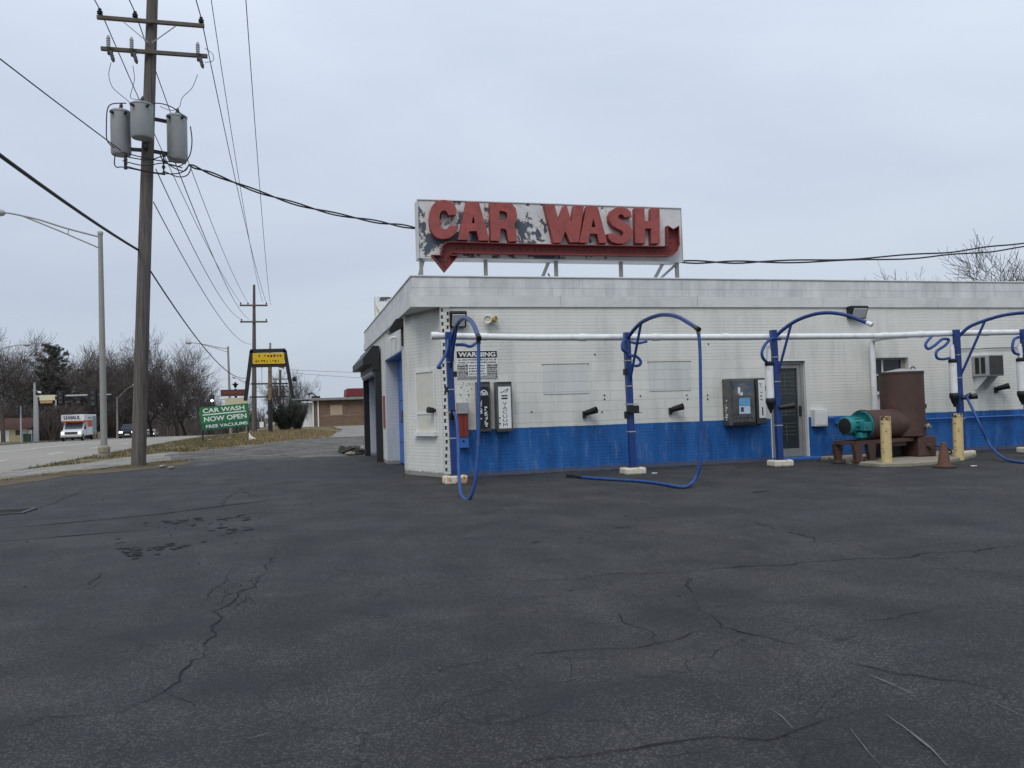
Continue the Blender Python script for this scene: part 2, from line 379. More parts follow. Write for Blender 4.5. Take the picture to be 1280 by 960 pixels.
m_signdk = M('arrow_red_enamel', (.19,.036,.034), .6, var=.22, scale=3, col2=(.07,.02,.02), th=(.6,.7), dscale=6)
m_redpaint = M('red_enamel', (.22,.030,.018), .5, var=.15)
m_wood = M('pole_wood', (.105,.085,.070), .85, var=.3, scale=3, bump=.4, bscale=20)
m_trunk = M('bark', (.075,.065,.058), .95, var=.25, scale=2)
m_twig = M('bare_twigs', (.088,.075,.068), .95, var=.2, scale=.4)
m_twig2 = M('brown_twigs', (.078,.062,.054), .95, var=.2, scale=.4)
m_pine = M('pine_needles', (.034,.040,.027), .8, var=.35, scale=.6)
m_wire = M('dark_cable', (.014,.014,.016), .6, var=.1)
m_wireg = M('weathered_wire', (.085,.085,.09), .5, var=.1)
m_tran = M('transformer_grey', (.28,.29,.295), .45, var=.08, scale=3)
m_green = M('sign_green', (.015,.16,.055), .5, var=.08)
m_green2 = M('sign_dark_green', (.010,.10,.048), .5, var=.08)
m_signw = M('sign_white', (.72,.73,.71), .5, var=.04)
m_yel = M('sign_yellow', (.62,.40,.012), .5, var=.12, scale=3)
m_tan = M('tan_board', (.36,.28,.20), .8, var=.1)
m_lens = M('lamp_lens', (.42,.44,.44), .25, var=.1, scale=12)
m_glass = glass('dark_glass'); m_dglass = glass('door_glass', (.030,.037,.040), .18)
m_chrome = M('brass_fitting', (.45,.42,.36), .35, metal=.8, var=.1)
m_paper = M('white_paper', (.75,.75,.73), .7, var=.05)

def parapet_mat():
    m, t, N, bs = nodes('parapet_blocks')
    tcn = N('ShaderNodeTexCoord'); s = N('ShaderNodeSeparateXYZ', {0: tcn.outputs['Object']})
    hsum = N('ShaderNodeMath', {0: s.outputs[0], 1: s.outputs[1]}, operation='ADD').outputs[0]
    vec = N('ShaderNodeCombineXYZ', {0: hsum, 1: s.outputs[2]}).outputs[0]
    br = N('ShaderNodeTexBrick', {'Vector': vec, 'Color1': (.61,.615,.605,1), 'Color2': (.55,.56,.56,1), 'Mortar': (.45,.455,.455,1), 'Scale': 1, 'Mortar Size': .006, 'Mortar Smooth': .3, 'Brick Width': 1.15, 'Row Height': .196})
    n = N('ShaderNodeTexNoise', {'Vector': vec, 'Scale': 2.2, 'Detail': 8, 'Roughness': .65}).outputs[0]
    sm_ = N('ShaderNodeMapping', {0: vec, 'Scale': (5, .5, 1)})
    n2 = N('ShaderNodeTexNoise', {'Vector': sm_.outputs[0], 'Scale': 1.3, 'Detail': 6}).outputs[0]
    c = N('ShaderNodeMixRGB', {0: 1., 1: br.outputs[0], 2: ramp(N, n, [(.3, .86), (.7, 1.1)])}, blend_type='MULTIPLY').outputs[0]
    c = N('ShaderNodeMixRGB', {0: 1., 1: c, 2: ramp(N, n2, [(.3, .86), (.6, 1.04)])}, blend_type='MULTIPLY').outputs[0]
    t.links.new(c, bs.inputs['Base Color']); bs.inputs['Roughness'].default_value = .55
    b = N('ShaderNodeBump', {'Strength': .5, 'Distance': .008, 'Height': N('ShaderNodeMath', {0: br.outputs['Fac'], 1: -1.}, operation='MULTIPLY').outputs[0]})
    t.links.new(b.outputs[0], bs.inputs['Normal'])
    return m
m_para = parapet_mat()
def peel_mat():
    """white sign enamel flaking off down to slate-coloured sheet, worst on the left half"""
    m, t, N, bs = nodes('peeling_sign_enamel')
    P = N('ShaderNodeTexCoord').outputs['Object']; s = N('ShaderNodeSeparateXYZ', {0: P})
    n = N('ShaderNodeTexNoise', {'Vector': P, 'Scale': 3.0, 'Detail': 9, 'Roughness': .64, 'Distortion': .25}).outputs[0]
    n3 = N('ShaderNodeTexNoise', {'Vector': P, 'Scale': .8, 'Detail': 2}).outputs[0]
    bias = N('ShaderNodeMapRange', {0: s.outputs[0], 1: .3, 2: 5.2, 3: .085, 4: -.065}).outputs[0]
    a = N('ShaderNodeMath', {0: n, 1: bias}, operation='ADD').outputs[0]
    a = N('ShaderNodeMath', {0: a, 1: N('ShaderNodeMath', {0: n3, 1: .12}, operation='MULTIPLY').outputs[0]}, operation='ADD').outputs[0]
    gx_ = N('ShaderNodeMath', {0: N('ShaderNodeMath', {0: s.outputs[0], 1: 2.45}, operation='SUBTRACT').outputs[0]}, operation='ABSOLUTE').outputs[0]
    gb = N('ShaderNodeMapRange', {0: gx_, 1: 0., 2: .8, 3: .075, 4: 0.}).outputs[0]
    a = N('ShaderNodeMath', {0: a, 1: gb}, operation='ADD').outputs[0]
    nf = N('ShaderNodeTexNoise', {'Vector': P, 'Scale': 9., 'Detail': 6, 'Roughness': .6}).outputs[0]
    a = N('ShaderNodeMath', {0: a, 1: N('ShaderNodeMath', {0: nf, 1: .22, 2: -.11}, operation='MULTIPLY_ADD').outputs[0]}, operation='ADD').outputs[0]
    f = ramp(N, a, [(.648, 0.), (.658, 1.)])
    w = ramp(N, N('ShaderNodeTexNoise', {'Vector': P, 'Scale': 3, 'Detail': 6}).outputs[0], [(.3, (.52,.525,.53)), (.7, (.64,.64,.635))])
    rn_ = ramp(N, N('ShaderNodeMath', {0: a, 1: .0}, operation='ADD').outputs[0], [(.615, 0.), (.648, .55)])
    w = N('ShaderNodeMixRGB', {0: rn_, 1: w, 2: (.33,.27,.21,1)}).outputs[0]
    c = N('ShaderNodeMixRGB', {0: f, 1: w, 2: (.060,.078,.102,1)}).outputs[0]
    t.links.new(c, bs.inputs['Base Color']); bs.inputs['Roughness'].default_value = .55
    b = N('ShaderNodeBump', {'Strength': .4, 'Distance': .004, 'Height': N('ShaderNodeMath', {0: f, 1: -1.}, operation='MULTIPLY').outputs[0]})
    t.links.new(b.outputs[0], bs.inputs['Normal'])
    return m
m_peel = peel_mat()
def wood_mat():
    m, t, N, bs = nodes('weathered_pole_wood')
    P = N('ShaderNodeTexCoord').outputs['Object']
    mpn = N('ShaderNodeMapping', {0: P, 'Scale': (9, 9, .35)})
    n = N('ShaderNodeTexNoise', {'Vector': mpn.outputs[0], 'Scale': 2, 'Detail': 8, 'Roughness': .7}).outputs[0]
    c = ramp(N, n, [(.3, (.045,.039,.035)), (.5, (.098,.086,.077)), (.7, (.17,.152,.138))])
    t.links.new(c, bs.inputs['Base Color']); bs.inputs['Roughness'].default_value = .9
    b = N('ShaderNodeBump', {'Strength': .7, 'Distance': .02, 'Height': n}); t.links.new(b.outputs[0], bs.inputs['Normal'])
    return m
m_polewood = wood_mat()

# ------------------------------------------------------------------ shapes from outlines, lettering
DG = None
def curve_mesh(cu):
    o = bpy.data.objects.new('tmp', cu); COL.objects.link(o)
    bpy.context.view_layer.update()
    me = bpy.data.meshes.new_from_object(o.evaluated_get(bpy.context.evaluated_depsgraph_get()))
    bpy.data.objects.remove(o); bpy.data.curves.remove(cu)
    return me
def shape(name, outlines, half, mat, parent, mtx, bevel=0):
    cu = bpy.data.curves.new('c', 'CURVE'); cu.dimensions = '2D'; cu.fill_mode = 'BOTH'; cu.extrude = half; cu.bevel_depth = bevel
    for pts in outlines:
        s = cu.splines.new('POLY'); s.points.add(len(pts)-1)
        for q, (x, y) in zip(s.points, pts): q.co = (x, y, 0, 1)
        s.use_cyclic_u = True
    me = curve_mesh(cu); me.transform(mtx); me.materials.clear(); me.materials.append(mat)
    me.polygons.foreach_set('use_smooth', [False]*len(me.polygons))
    off = Vector(parent.location) if not parent.get('_local') else Vector((0,0,0))
    if parent.parent and not parent.parent.get('_local'): off = off + Vector(parent.parent.location)
    me.transform(Matrix.Translation(-off)); me.name = name
    return link(name, me, parent)
FRONT = Matrix(((1,0,0,0),(0,0,-1,0),(0,1,0,0),(0,0,0,1)))      # x,y,z -> x,-z,y : a drawing that faces the viewer (-y)
def text(name, body, x0, x1, z0, z1, y, mat, parent, half=.004, bold=0.0, mtx=None, squash=True):
    """lettering fitted to the box x0..x1, z0..z1 on the plane y, facing -y (then moved by mtx)"""
    cu = bpy.data.curves.new('t', 'FONT'); cu.body = body; cu.extrude = half; cu.offset = bold; cu.align_x = 'LEFT'
    me = curve_mesh(cu); xs = [v.co.x for v in me.vertices]; ys = [v.co.y for v in me.vertices]
    ax, bx, ay, by = min(xs), max(xs), min(ys), max(ys)
    sx = (x1-x0)/(bx-ax); sy = (z1-z0)/(by-ay)
    for v in me.vertices:
        v.co.x = x0+(v.co.x-ax)*sx; v.co.y = z0+(v.co.y-ay)*sy
    me.transform(FRONT); me.transform(Matrix.Translation((0, y, 0)))
    if mtx: me.transform(mtx)
    me.materials.clear(); me.materials.append(mat)
    p, off = parent, Vector((0,0,0))
    while p is not None:
        if not p.get('_local'): off = off + Vector(p.location)
        p = p.parent
    me.transform(Matrix.Translation(-off)); me.name = name
    return link(name, me, parent)
def smooth_path(pts, k=6):
    pts = [Vector(p) for p in pts]; out = []
    for i in range(len(pts)-1):
        p0 = pts[max(i-1,0)]; p1 = pts[i]; p2 = pts[i+1]; p3 = pts[min(i+2,len(pts)-1)]
        for j in range(k):
            t = j/k
            out.append(.5*((2*p1)+(p2-p0)*t+(2*p0-5*p1+4*p2-p3)*t*t+(3*p1-p0-3*p2+p3)*t*t*t))
    out.append(pts[-1]); return out

# ------------------------------------------------------------------ ground
def drop(y):
    d = max(0., min(y+16, 230.)-24.); return .00008*d*d
def Hg(x, y, kerb=True):
    w = 1. if x < -10 else .08 if x > -6 else 1-(x+10)/4*.92
    z = -drop(y)*w
    return z
ROAD_R, ROAD_L = -10.35, -27.0
YB = [-400,-200,-100,-60,-30,-16,-8,0,8,14,20,26,32,38,44,50,56,62,68,74,80,88,96,104,112,120,130,140,150,160,175,190,205,214,260,400,800,1600,3000]
def strip(name, x0, x1, dz, mat, y0=-400, y1=3000, nx=1, thick=0.0):
    mb = MB(); ys = [y for y in YB if y0 < y < y1]; ys = [y0]+ys+[y1]
    xs = [x0+(x1-x0)*i/nx for i in range(nx+1)]
    for y in ys:
        for x in xs: mb.v.append((x, y, Hg(x, y)+dz))
    m = nx+1
    for j in range(len(ys)-1):
        for i in range(nx): mb.f.append((j*m+i, j*m+i+1, (j+1)*m+i+1, (j+1)*m+i)); mb.sm.append(False)
    if thick:
        n = len(mb.v)
        mb.v += [(x, y, z-thick) for x, y, z in mb.v]
        for j in range(len(ys)-1):
            a, b = j*m, (j+1)*m
            mb.f.append((n+a, a, b, n+b)); mb.sm.append(False)
            mb.f.append((a+nx, n+a+nx, n+b+nx, b+nx)); mb.sm.append(False)
        mb.f.append((n, n+nx, nx, 0)); mb.sm.append(False)
    return tag(mb.build(name, mat), kind='structure')
m_grass = ground_mat('winter_grass', [(.055,.055,.026), (.105,.090,.046), (.17,.13,.07), (.23,.18,.10)], .35, 14, .8, .4)
m_dirt = ground_mat('bare_dirt', [(.06,.045,.03), (.10,.08,.055), (.14,.115,.08)], .8, 18, .7, .4)
m_road = ground_mat('grey_road', [(.215,.200,.172), (.255,.240,.208), (.29,.275,.24)], .12, 30, .15, .10)
m_walk = ground_mat('worn_pale_paving', [(.13,.123,.11), (.215,.205,.183), (.29,.277,.247)], .7, 9, .6, .4)
m_gravel = ground_mat('broken_gravel_paving', [(.030,.029,.028), (.085,.080,.072), (.135,.127,.113), (.21,.195,.168)], .8, 5, 1., .6)
m_mark = M('road_paint', (.62,.61,.56), .7, var=.2, scale=1.5)
gnd = MB()
gx = [-3000,-1500,-600,-250,-120,-80,-50,-40,-32,-27.4,-24,-19,-14,-12,-10.4,-10,-8,-6,0,10,20,40,80,160,400,1000,3000]
gy = YB
for y in gy:
    for x in gx:
        z = Hg(x, y) - .06
        if ROAD_L-.5 <= x <= ROAD_R-.1: z -= .32
        gnd.v.append((x, y, z))
m_ = len(gx)
for j in range(len(gy)-1):
    for i in range(m_-1): gnd.f.append((j*m_+i, j*m_+i+1, (j+1)*m_+i+1, (j+1)*m_+i)); gnd.sm.append(False)
tag(gnd.build('ground', m_grass), kind='structure')
# the road with its kerbs and lane lines
strip('road', ROAD_L, ROAD_R, -.17, m_road)
strip('kerb', ROAD_R, ROAD_R+.18, -.03, m_walk, y0=11.5, thick=.2)
strip('kerb', ROAD_L-.18, ROAD_L, -.03, m_walk, thick=.2)
lm = MB()
for y in range(-60, 150, 9):
    for x in (-14.2, -23.2):
        a = [(x-.07, y), (x+.07, y), (x+.07, y+3), (x-.07, y+3)]
        lm.add([(p, q, Hg(p, q)-.164) for p, q in a], [(0,1,2,3)])
for x in (-18.9, -18.6):
    for y0, y1 in zip(YB, YB[1:]):
        if y0 < -60 or y1 > 210: continue
        lm.add([(x-.06,y0,Hg(x,y0)-.164),(x+.06,y0,Hg(x,y0)-.164),(x+.06,y1,Hg(x,y1)-.164),(x-.06,y1,Hg(x,y1)-.164)], [(0,1,2,3)])
tag(lm.build('lane_markings', m_mark), kind='structure')

def poly_sheet(name, pts, dz, mat):
    """flat-lying sheet over plan points (x, y), following the ground"""
    from mathutils.geometry import tessellate_polygon
    P3 = [Vector((p[0], p[1], 0)) for p in pts]
    mb = MB(); mb.v = [(p.x, p.y, Hg(p.x, p.y)+dz) for p in P3]
    mb.f = [tuple(t) for t in tessellate_polygon([P3])]; mb.sm = [False]*len(mb.f)
    o = mb.build(name, mat)
    # face up
    me = o.data
    if me.polygons and me.polygons[0].normal.z < 0: me.flip_normals()
    return tag(o, kind='structure')
def wig(pts, amp=.12, step=.8, seed=1):
    """densify a plan outline and let it wander, so that no edge is ruler-straight"""
    out = []
    n = len(pts)
    for i in range(n):
        a = Vector(pts[i]).to_2d(); b = Vector(pts[(i+1)%n]).to_2d(); k = max(1, min(60, int((b-a).length/step)))
        for j in range(k):
            p = a.lerp(b, j/k); q = Vector((p.x*.9+seed*13.7, p.y*.9, seed))
            out.append((p.x+amp*mnoise.noise(q)*1.6, p.y+amp*mnoise.noise(q+Vector((31,7,3)))*1.6))
    return out
def g2(px, py, z=0.): p = G(px, py, z); return (p.x, p.y)
# apron and pale footway along the lot's edge, the worn gravel forecourt, the pale drive beside it
poly_sheet('pavement', wig([(ROAD_R+.1,-60),(-9.5,-60), g2(-60,607), g2(0,601), g2(90,588), g2(170,578.5), g2(240,571), g2(238,565), g2(215,563.5), g2(160,569.5), g2(108,577), (ROAD_R+.12, 11.4)], .10), -.035, m_walk)
poly_sheet('gravel_forecourt', wig([g2(232,583), g2(330,580), g2(478,575), (1.,12), (12,14), (12,40), (2,44), g2(418,543), g2(360,550), g2(300,557), g2(240,563.5), g2(205,567.5)], .25), -.028, m_gravel)
poly_sheet('concrete_drive', wig([g2(408,546.5), (12,30), (12,86), (2,86), g2(428,537)], .2), -.012, m_walk)
lot = [(-9.6,-60), (-9.4,-12), g2(-70,612), g2(0,603.5), g2(80,593), g2(170,585), g2(240,575.5), g2(330,572.5), g2(478,568.5), (.3,11.2), (22,11.2), (60,11.2), (60,-60)]
m_asph = asphalt_mat()
poly_sheet('asphalt_lot', wig(lot, .10), 0.0, m_asph)
poly_sheet('dirt_strip', wig([g2(-60,611), g2(0,600), g2(60,593), g2(120,587.5), g2(172,582), g2(222,578), g2(240,580), g2(170,588), g2(80,596), g2(0,608)], .12), .006, m_dirt)
# ------------------------------------------------------------------ marks on the asphalt
def ribbon(mb, pts, w, z, seed, jit=.062, step=.06, taper=True):
    P = [Vector((p[0], p[1])) for p in pts]; L_ = []
    for a, b in zip(P, P[1:]):
        k = max(1, int((b-a).length/step))
        for j in range(k): L_.append(a.lerp(b, j/k))
    L_.append(P[-1]); n = len(L_); Q = []
    for i, p in enumerate(L_):
        o = Vector((mnoise.noise(Vector((i*.21, seed, 1))), mnoise.noise(Vector((i*.21, seed, 9)))))*jit*1.5
        o += Vector((mnoise.noise(Vector((i*.9, seed, 4))), mnoise.noise(Vector((i*.9, seed, 6)))))*jit*.6
        Q.append(p+o)
    b0 = len(mb.v)
    for i in range(n):
        d = Q[min(i+1,n-1)]-Q[max(i-1,0)]
        d = d.normalized() if d.length > 1e-6 else Vector((1,0)); nn = Vector((-d.y, d.x))
        ww = w*(.55+.75*abs(mnoise.noise(Vector((i*.35, seed, 2))))*1.6)
        ww *= max(.34, min(1., .80+1.6*mnoise.noise(Vector((i*.13, seed, 17)))))
        if taper: ww *= min(1, .25+min(i, n-1-i)/6)
        for q in (Q[i]-nn*ww/2, Q[i]+nn*ww/2): mb.v.append((q.x, q.y, z))
    for i in range(n-1): mb.f.append((b0+2*i, b0+2*i+1, b0+2*i+3, b0+2*i+2)); mb.sm.append(False)
LC = [([(693,240),(680,275),(655,310),(625,345),(590,365),(560,390),(548,420),(550,455),(520,500),(470,545),(440,570),(405,615),(350,640),(280,665),(200,668),(100,675),(60,690),(0,705)],.016),
 ([(550,455),(600,435),(680,415),(760,410),(860,410),(930,415),(1000,425),(1040,432),(1075,445)],.013),
 ([(640,255),(665,270),(685,273)],.012),([(575,300),(570,330),(545,350),(530,385),(510,392)],.012),([(610,320),(590,345),(575,370),(552,395)],.013),([(655,312),(640,330),(628,365),(605,385),(590,412)],.012),([(628,370),(635,395),(660,398),(680,390),(690,405)],.012),
 ([(405,615),(425,640),(470,650),(490,675)],.010),([(735,548),(790,575)],.009),([(770,600),(820,615),(875,625)],.010),
 ([(590,799),(640,795),(720,782),(820,778),(860,795)],.011),([(130,690),(180,700),(240,690),(300,690)],.008),([(280,775),(300,740),(350,710),(380,690)],.009),([(40,790),(60,760),(30,735),(0,728)],.009),
 ([(1070,545),(1150,550),(1220,535),(1280,520)],.011),([(200,365),(240,340),(255,310)],.014),([(130,755),(160,730),(200,722)],.008),
 ([(80,157),(150,130),(235,98)],.035),([(550,150),(560,130),(590,110)],.03),([(595,100),(620,115),(660,125)],.03),([(0,395),(130,375),(210,345)],.012),([(920,378),(945,355),(1005,346)],.014),([(900,320),(880,335)],.014),([(340,372),(430,370),(500,372)],.008)]
RC = [([(0,335),(110,330),(180,325),(265,315),(400,312),(560,300),(700,290),(860,280),(1000,270),(1130,260),(1280,245)],.020),
 ([(420,315),(450,345),(450,375),(485,405),(515,430),(540,450),(600,462),(690,488),(740,520),(830,540),(900,550),(1000,570),(1060,583),(1140,590),(1200,605),(1280,628)],.013),
 ([(690,488),(780,490),(850,475),(895,462)],.013),([(0,520),(100,520),(180,508),(290,500),(360,485),(440,468),(520,462)],.011),([(250,410),(300,445),(350,475),(380,495)],.012),([(150,380),(190,395)],.012),
 ([(0,795),(100,788),(180,780),(250,765),(350,745),(420,740),(480,728),(560,720),(640,728),(720,720),(760,700),(800,675),(870,658)],.013),([(420,740),(405,785)],.009),([(385,545),(440,530),(500,522),(545,490)],.011),
 ([(590,180),(660,200),(740,225),(760,235)],.022),([(660,630),(690,590),(700,545),(735,520)],.008),([(1060,583),(1130,610),(1170,640),(1210,628),(1280,628)],.010),([(520,462),(600,490),(660,510)],.008),([(840,440),(930,425),(1060,408),(1170,392)],.009),([(960,540),(1100,520),(1280,508)],.008),([(490,720),(520,690),(540,650)],.007),([(110,520),(150,560),(190,575)],.008),([(700,478),(720,455),(760,435)],.008),([(770,690),(775,650),(800,620),(860,575)],.007)]
m_crack = M('crack_dark', (.0055,.0055,.006), .95, var=.3, scale=20)
ck = MB(); sd_ = 0
for lst, ox in ((LC, 0), (RC, 640)):
    for pts, w in lst:
        sd_ += 1; pp = [g2(ox+x/2, 560+y/2) for x, y in pts]
        ribbon(ck, pp, w*.74, .0045+.00004*sd_, sd_*3.3)
        rb = random.Random(sd_)
        for a_, b_ in zip(pp, pp[1:]):
            ln = math.hypot(b_[0]-a_[0], b_[1]-a_[1])
            for q in range(int(ln*2.2+rb.random())):
                f = rb.random(); ang = math.atan2(b_[1]-a_[1], b_[0]-a_[0])+rb.choice((-1,1))*rb.uniform(.5,1.4); l2 = rb.uniform(.05,.32)
                p_ = (a_[0]+(b_[0]-a_[0])*f, a_[1]+(b_[1]-a_[1])*f); m__ = (p_[0]+l2*.5*math.cos(ang)+rb.gauss(0,.02), p_[1]+l2*.5*math.sin(ang)+rb.gauss(0,.02))
                ribbon(ck, [p_, m__, (p_[0]+l2*math.cos(ang+.3), p_[1]+l2*math.sin(ang+.3))], w*.42, .0062+.0000007*len(ck.v)%.0006, sd_*7.1+q, jit=.03)
for pts in ([(0,203),(200,185),(400,165),(600,140),(800,117),(1000,97)], [(0,235),(150,222),(300,210),(380,205)]):
    sd_ += 1; ribbon(ck, [g2(x/2, 560+y/2) for x, y in pts], .05, .0045+.00004*sd_, sd_*2.1, jit=.02, step=.15)
tag(ck.build('ground_cracks', m_crack), kind='structure')
# crumbled spots and dark patches
def blotch(mb, px, py, rx, ry, seed, z=.0042, n=34, amp=.7, ang=0):
    c = Vector(g2(px, py)); b = len(mb.v); mb.v.append((c.x, c.y, z))
    for k in range(n):
        a = 2*math.pi*k/n; r = 1+amp*mnoise.noise(Vector((math.cos(a)*2.2, math.sin(a)*2.2, seed)))+.4*amp*mnoise.noise(Vector((math.cos(a)*7, math.sin(a)*7, seed)))
        q = Matrix.Rotation(ang, 2) @ Vector((math.cos(a)*rx*r, math.sin(a)*ry*r)); mb.v.append((c.x+q.x, c.y+q.y, z))
    for k in range(n): mb.f.append((b, b+1+k, b+1+(k+1)%n)); mb.sm.append(False)
m_crumb = ground_mat('crumbled_asphalt', [(.020,.020,.020), (.032,.0315,.030), (.050,.047,.043)], 2.5, 45, .9, .5)
pb = MB()
rk = random.Random(14); nb = 0
for (xa, ya, xb, yb, sx_, sy_, n_) in ((305,246,350,266,16,8,20),(350,264,480,240,16,6,24),(440,185,540,180,36,7,18),(530,212,600,205,26,6,14),(540,178,620,176,32,7,14),(395,192,450,188,22,6,8)):
    for q in range(n_):
        f = rk.random(); nb += 1
        blotch(pb, (xa+(xb-xa)*f+rk.gauss(0,sx_))/2, 560+(ya+(yb-ya)*f+rk.gauss(0,sy_))/2, rk.uniform(.01,.07), rk.uniform(.01,.05), nb*1.9, .0052+.00002*nb, n=14, amp=1.0, ang=rk.uniform(0,3))
for i, (x, y, rx, ry) in enumerate([(275,199,.22,.02),(60,236,.10,.02),(620,110,.25,.03)]):
    blotch(pb, 640+x/2, 560+y/2, rx*.5, ry*.8, i*2.7+40, .0090+.0001*i, amp=.9, ang=.1)
tag(pb.build('asphalt_stains', m_crumb), kind='structure')
m_scuff = M('pale_scuff', (.13,.128,.122), .9, var=.4, scale=9)
sb = MB()
for i, (pts, w) in enumerate([([(645,657),(670,675),(700,705)],.016),([(845,705),(880,750),(915,795)],.013),([(935,670),(1000,715),(1050,760),(1085,800)],.014),([(890,570),(960,600),(1000,620)],.014),([(1200,640),(1280,680)],.010)]):
    ribbon(sb, [g2(640+x/2, 560+y/2) for x, y in pts], w, .010+.0001*i, 70+i*3, jit=.015)
ribbon(sb, [g2(310,926.5), g2(325,923), g2(341,919)], .014, .0106, 99, jit=.015)
tag(sb.build('tyre_scuffs', m_scuff), kind='structure')

# ------------------------------------------------------------------ the car wash
ZP, ZB, ZF = 3.97, 3.575, 3.345          # parapet top, band line, underside of the fascia
XR, YD = 40.0, 11.3
bld = thing('car_wash_building', 'long flat-roofed painted brick building, white above a bright blue lower band', 'building', (0,0,0))
X0, Y1 = .62, 1.45                        # the cut-off corner runs from (X0, .02) back to (.06, Y1)
DX0, DX1, DZ = 7.76, 8.92, 2.36           # door opening
WX0, WX1, WZ0, WZ1 = 10.38, 11.32, 1.42, 2.24
DX0, DX1, DZ = atT(962,450).x, atT(1007,450).x, atT(985,451).z
WX0, WX1, WZ0, WZ1 = atT(1093,470).x, atT(1137,470).x, atT(1110,490).z, atT(1110,447).z
w = MB()
w.box(X0, DX0, .02, .30, 0, ZF+.02); w.box(DX0, DX1, .02, .30, DZ, ZF+.02); w.box(DX1, WX0, .02, .30, 0, ZF+.02)
w.box(WX0, WX1, .02, .30, 0, WZ0); w.box(WX0, WX1, .02, .30, WZ1, ZF+.02); w.box(WX1, XR, .02, .30, 0, ZF+.02)
w.build('front_wall', m_wall, bld)
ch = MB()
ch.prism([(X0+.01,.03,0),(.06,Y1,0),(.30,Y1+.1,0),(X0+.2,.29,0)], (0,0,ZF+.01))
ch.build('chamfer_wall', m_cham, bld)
O1, O2, DEP = (1.95, 5.40), (6.55, 10.2), .40
ZO = 2.66
sw = MB()
sw.box(.02, DEP, Y1+.02, O1[0], 0, ZF+.01); sw.box(.021, DEP, O1[1], O2[0], 0, ZF+.01); sw.box(.02, DEP, O2[1], YD, 0, ZF+.01)
sw.box(.02, DEP, O1[0], O1[1], ZO, ZF+.01); sw.box(.02, DEP, O2[0], O2[1], ZO, ZF+.01)
sw.build('side_wall', m_side, bld)
jm = MB()
for a in (O1[1], O2[1]): MB().box(.024, DEP, a-.02, a, 0, ZO).build('door_jamb', m_jamb, bld)
MB().box(.03, DEP, O1[0], O1[1], ZO-.03, ZO).box(.03, DEP, O1[0]-.0, O1[0]+.03, 0, ZO-.03).build('door_soffit', m_bluedoor, bld)
for a, b in (O1, O2):
    d = MB()
    for i in range(5): d.box(DEP-.06, DEP, a, b, .03+i*.525, .03+i*.525+.515)
    dd = d.build('overhead_door', m_bluedoor, bld, bevel=.01)
    h = MB().box(DEP-.10, DEP-.06, b-1.2, b-.8, 1.05, 1.35); h.build('door_handle', m_black, dd)
MB().box(X0+.3, XR-.3, YD-.2, YD, 0, ZF).box(XR-.3, XR, .3, YD-.2, 0, ZF).build('rear_wall', m_side, bld)
MB().box(.25, XR-.01, .25, YD-.01, ZF+.02, ZF+.22).build('roof', m_fas, bld)
# parapet of painted blocks over a metal fascia that oversails the cut corner
pp = MB()
pp.box(0, XR, 0, .2, ZB, ZP-.03); pp.box(0, .2, .2, YD, ZB, ZP-.03); pp.box(.2, XR, YD-.2, YD, ZB, ZP-.03)
pp.build('parapet', m_para, bld)
MB().box(-.02, XR, -.02, .24, ZP-.03, ZP).box(-.02, .24, .24, YD+.02, ZP-.03, ZP).build('parapet_coping', m_fas, bld, bevel=.006)
fs = MB()
x = -.015; k = 0
while x < XR:
    x2 = min(XR, x+3.05); fs.box(x, x2-.006, -.016+.002*(k%2), .019, ZF, ZB-.006); x = x2; k += 1
y = .02
while y < YD:
    y2 = min(YD, y+3.05); fs.box(-.03, .019, y, y2-.006, ZF, ZB-.006); y = y2
fs.build('fascia', m_fas, bld, bevel=.004)
MB().prism([(0,.02,ZF+.004),(X0+.1,.02,ZF+.004),(.05,Y1+.06,ZF+.004),(0.02,Y1+.06,ZF+.004)], (0,0,.03)).build('soffit', m_fas, bld)
# toothed corner where the brick courses meet at an oblique angle
tq = MB(); z = .004; k = 0
qx = X0-.085
while z < ZF-.10:
    jq = .012*math.sin(k*2.7); a, b = (qx+.025+jq, qx+.068+jq) if k % 2 == 0 else (qx+.118+jq, qx+.160+jq)
    tq.box(qx, a, -.075, .03, z, z+.0655); tq.box(b, qx+.185, -.075, .03, z, z+.0655)
    z += .0675; k += 1
tq.box(qx, qx+.185, -.075, .03, z, ZF-.005)
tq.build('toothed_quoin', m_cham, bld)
MB().box(qx+.005, qx+.18, -.020, .029, .01, ZF-.11).build('quoin_backing', M('notch_shade_brick', (.11,.105,.10), .9, var=.5, scale=7), bld)  # backing coloured dark grey to paint in the shade inside the notches
# boarded window in the cut corner
a_, b_ = Vector((X0+.01,.03,0)), Vector((.06,Y1,0)); cdv = (a_-b_).normalized(); cn = Vector((cdv.y*1, -cdv.x, 0)); cn = cn if cn.y < 0 or cn.x < 0 else -cn
if cn.dot(CAM-a_) < 0: cn = -cn
def onC(px, py):                           # a photo pixel on the chamfer's face
    d = ray(px, py); t = (a_-CAM).dot(cn)/d.dot(cn); return CAM+d*t
q0, q1 = onC(522,540), onC(543.5,461)
u0, u1 = (q0-b_).dot(cdv), (q1-b_).dot(cdv); z0, z1 = q0.z, q1.z
def cbox(mb, ua, ub, za, zb, oa, ob):
    return mb.hexa([b_+cdv*ua+cn*oa+V(0,0,za), b_+cdv*ub+cn*oa+V(0,0,za), b_+cdv*ub+cn*ob+V(0,0,za), b_+cdv*ua+cn*ob+V(0,0,za),
                    b_+cdv*ua+cn*oa+V(0,0,zb), b_+cdv*ub+cn*oa+V(0,0,zb), b_+cdv*ub+cn*ob+V(0,0,zb), b_+cdv*ua+cn*ob+V(0,0,zb)])
wf = MB()
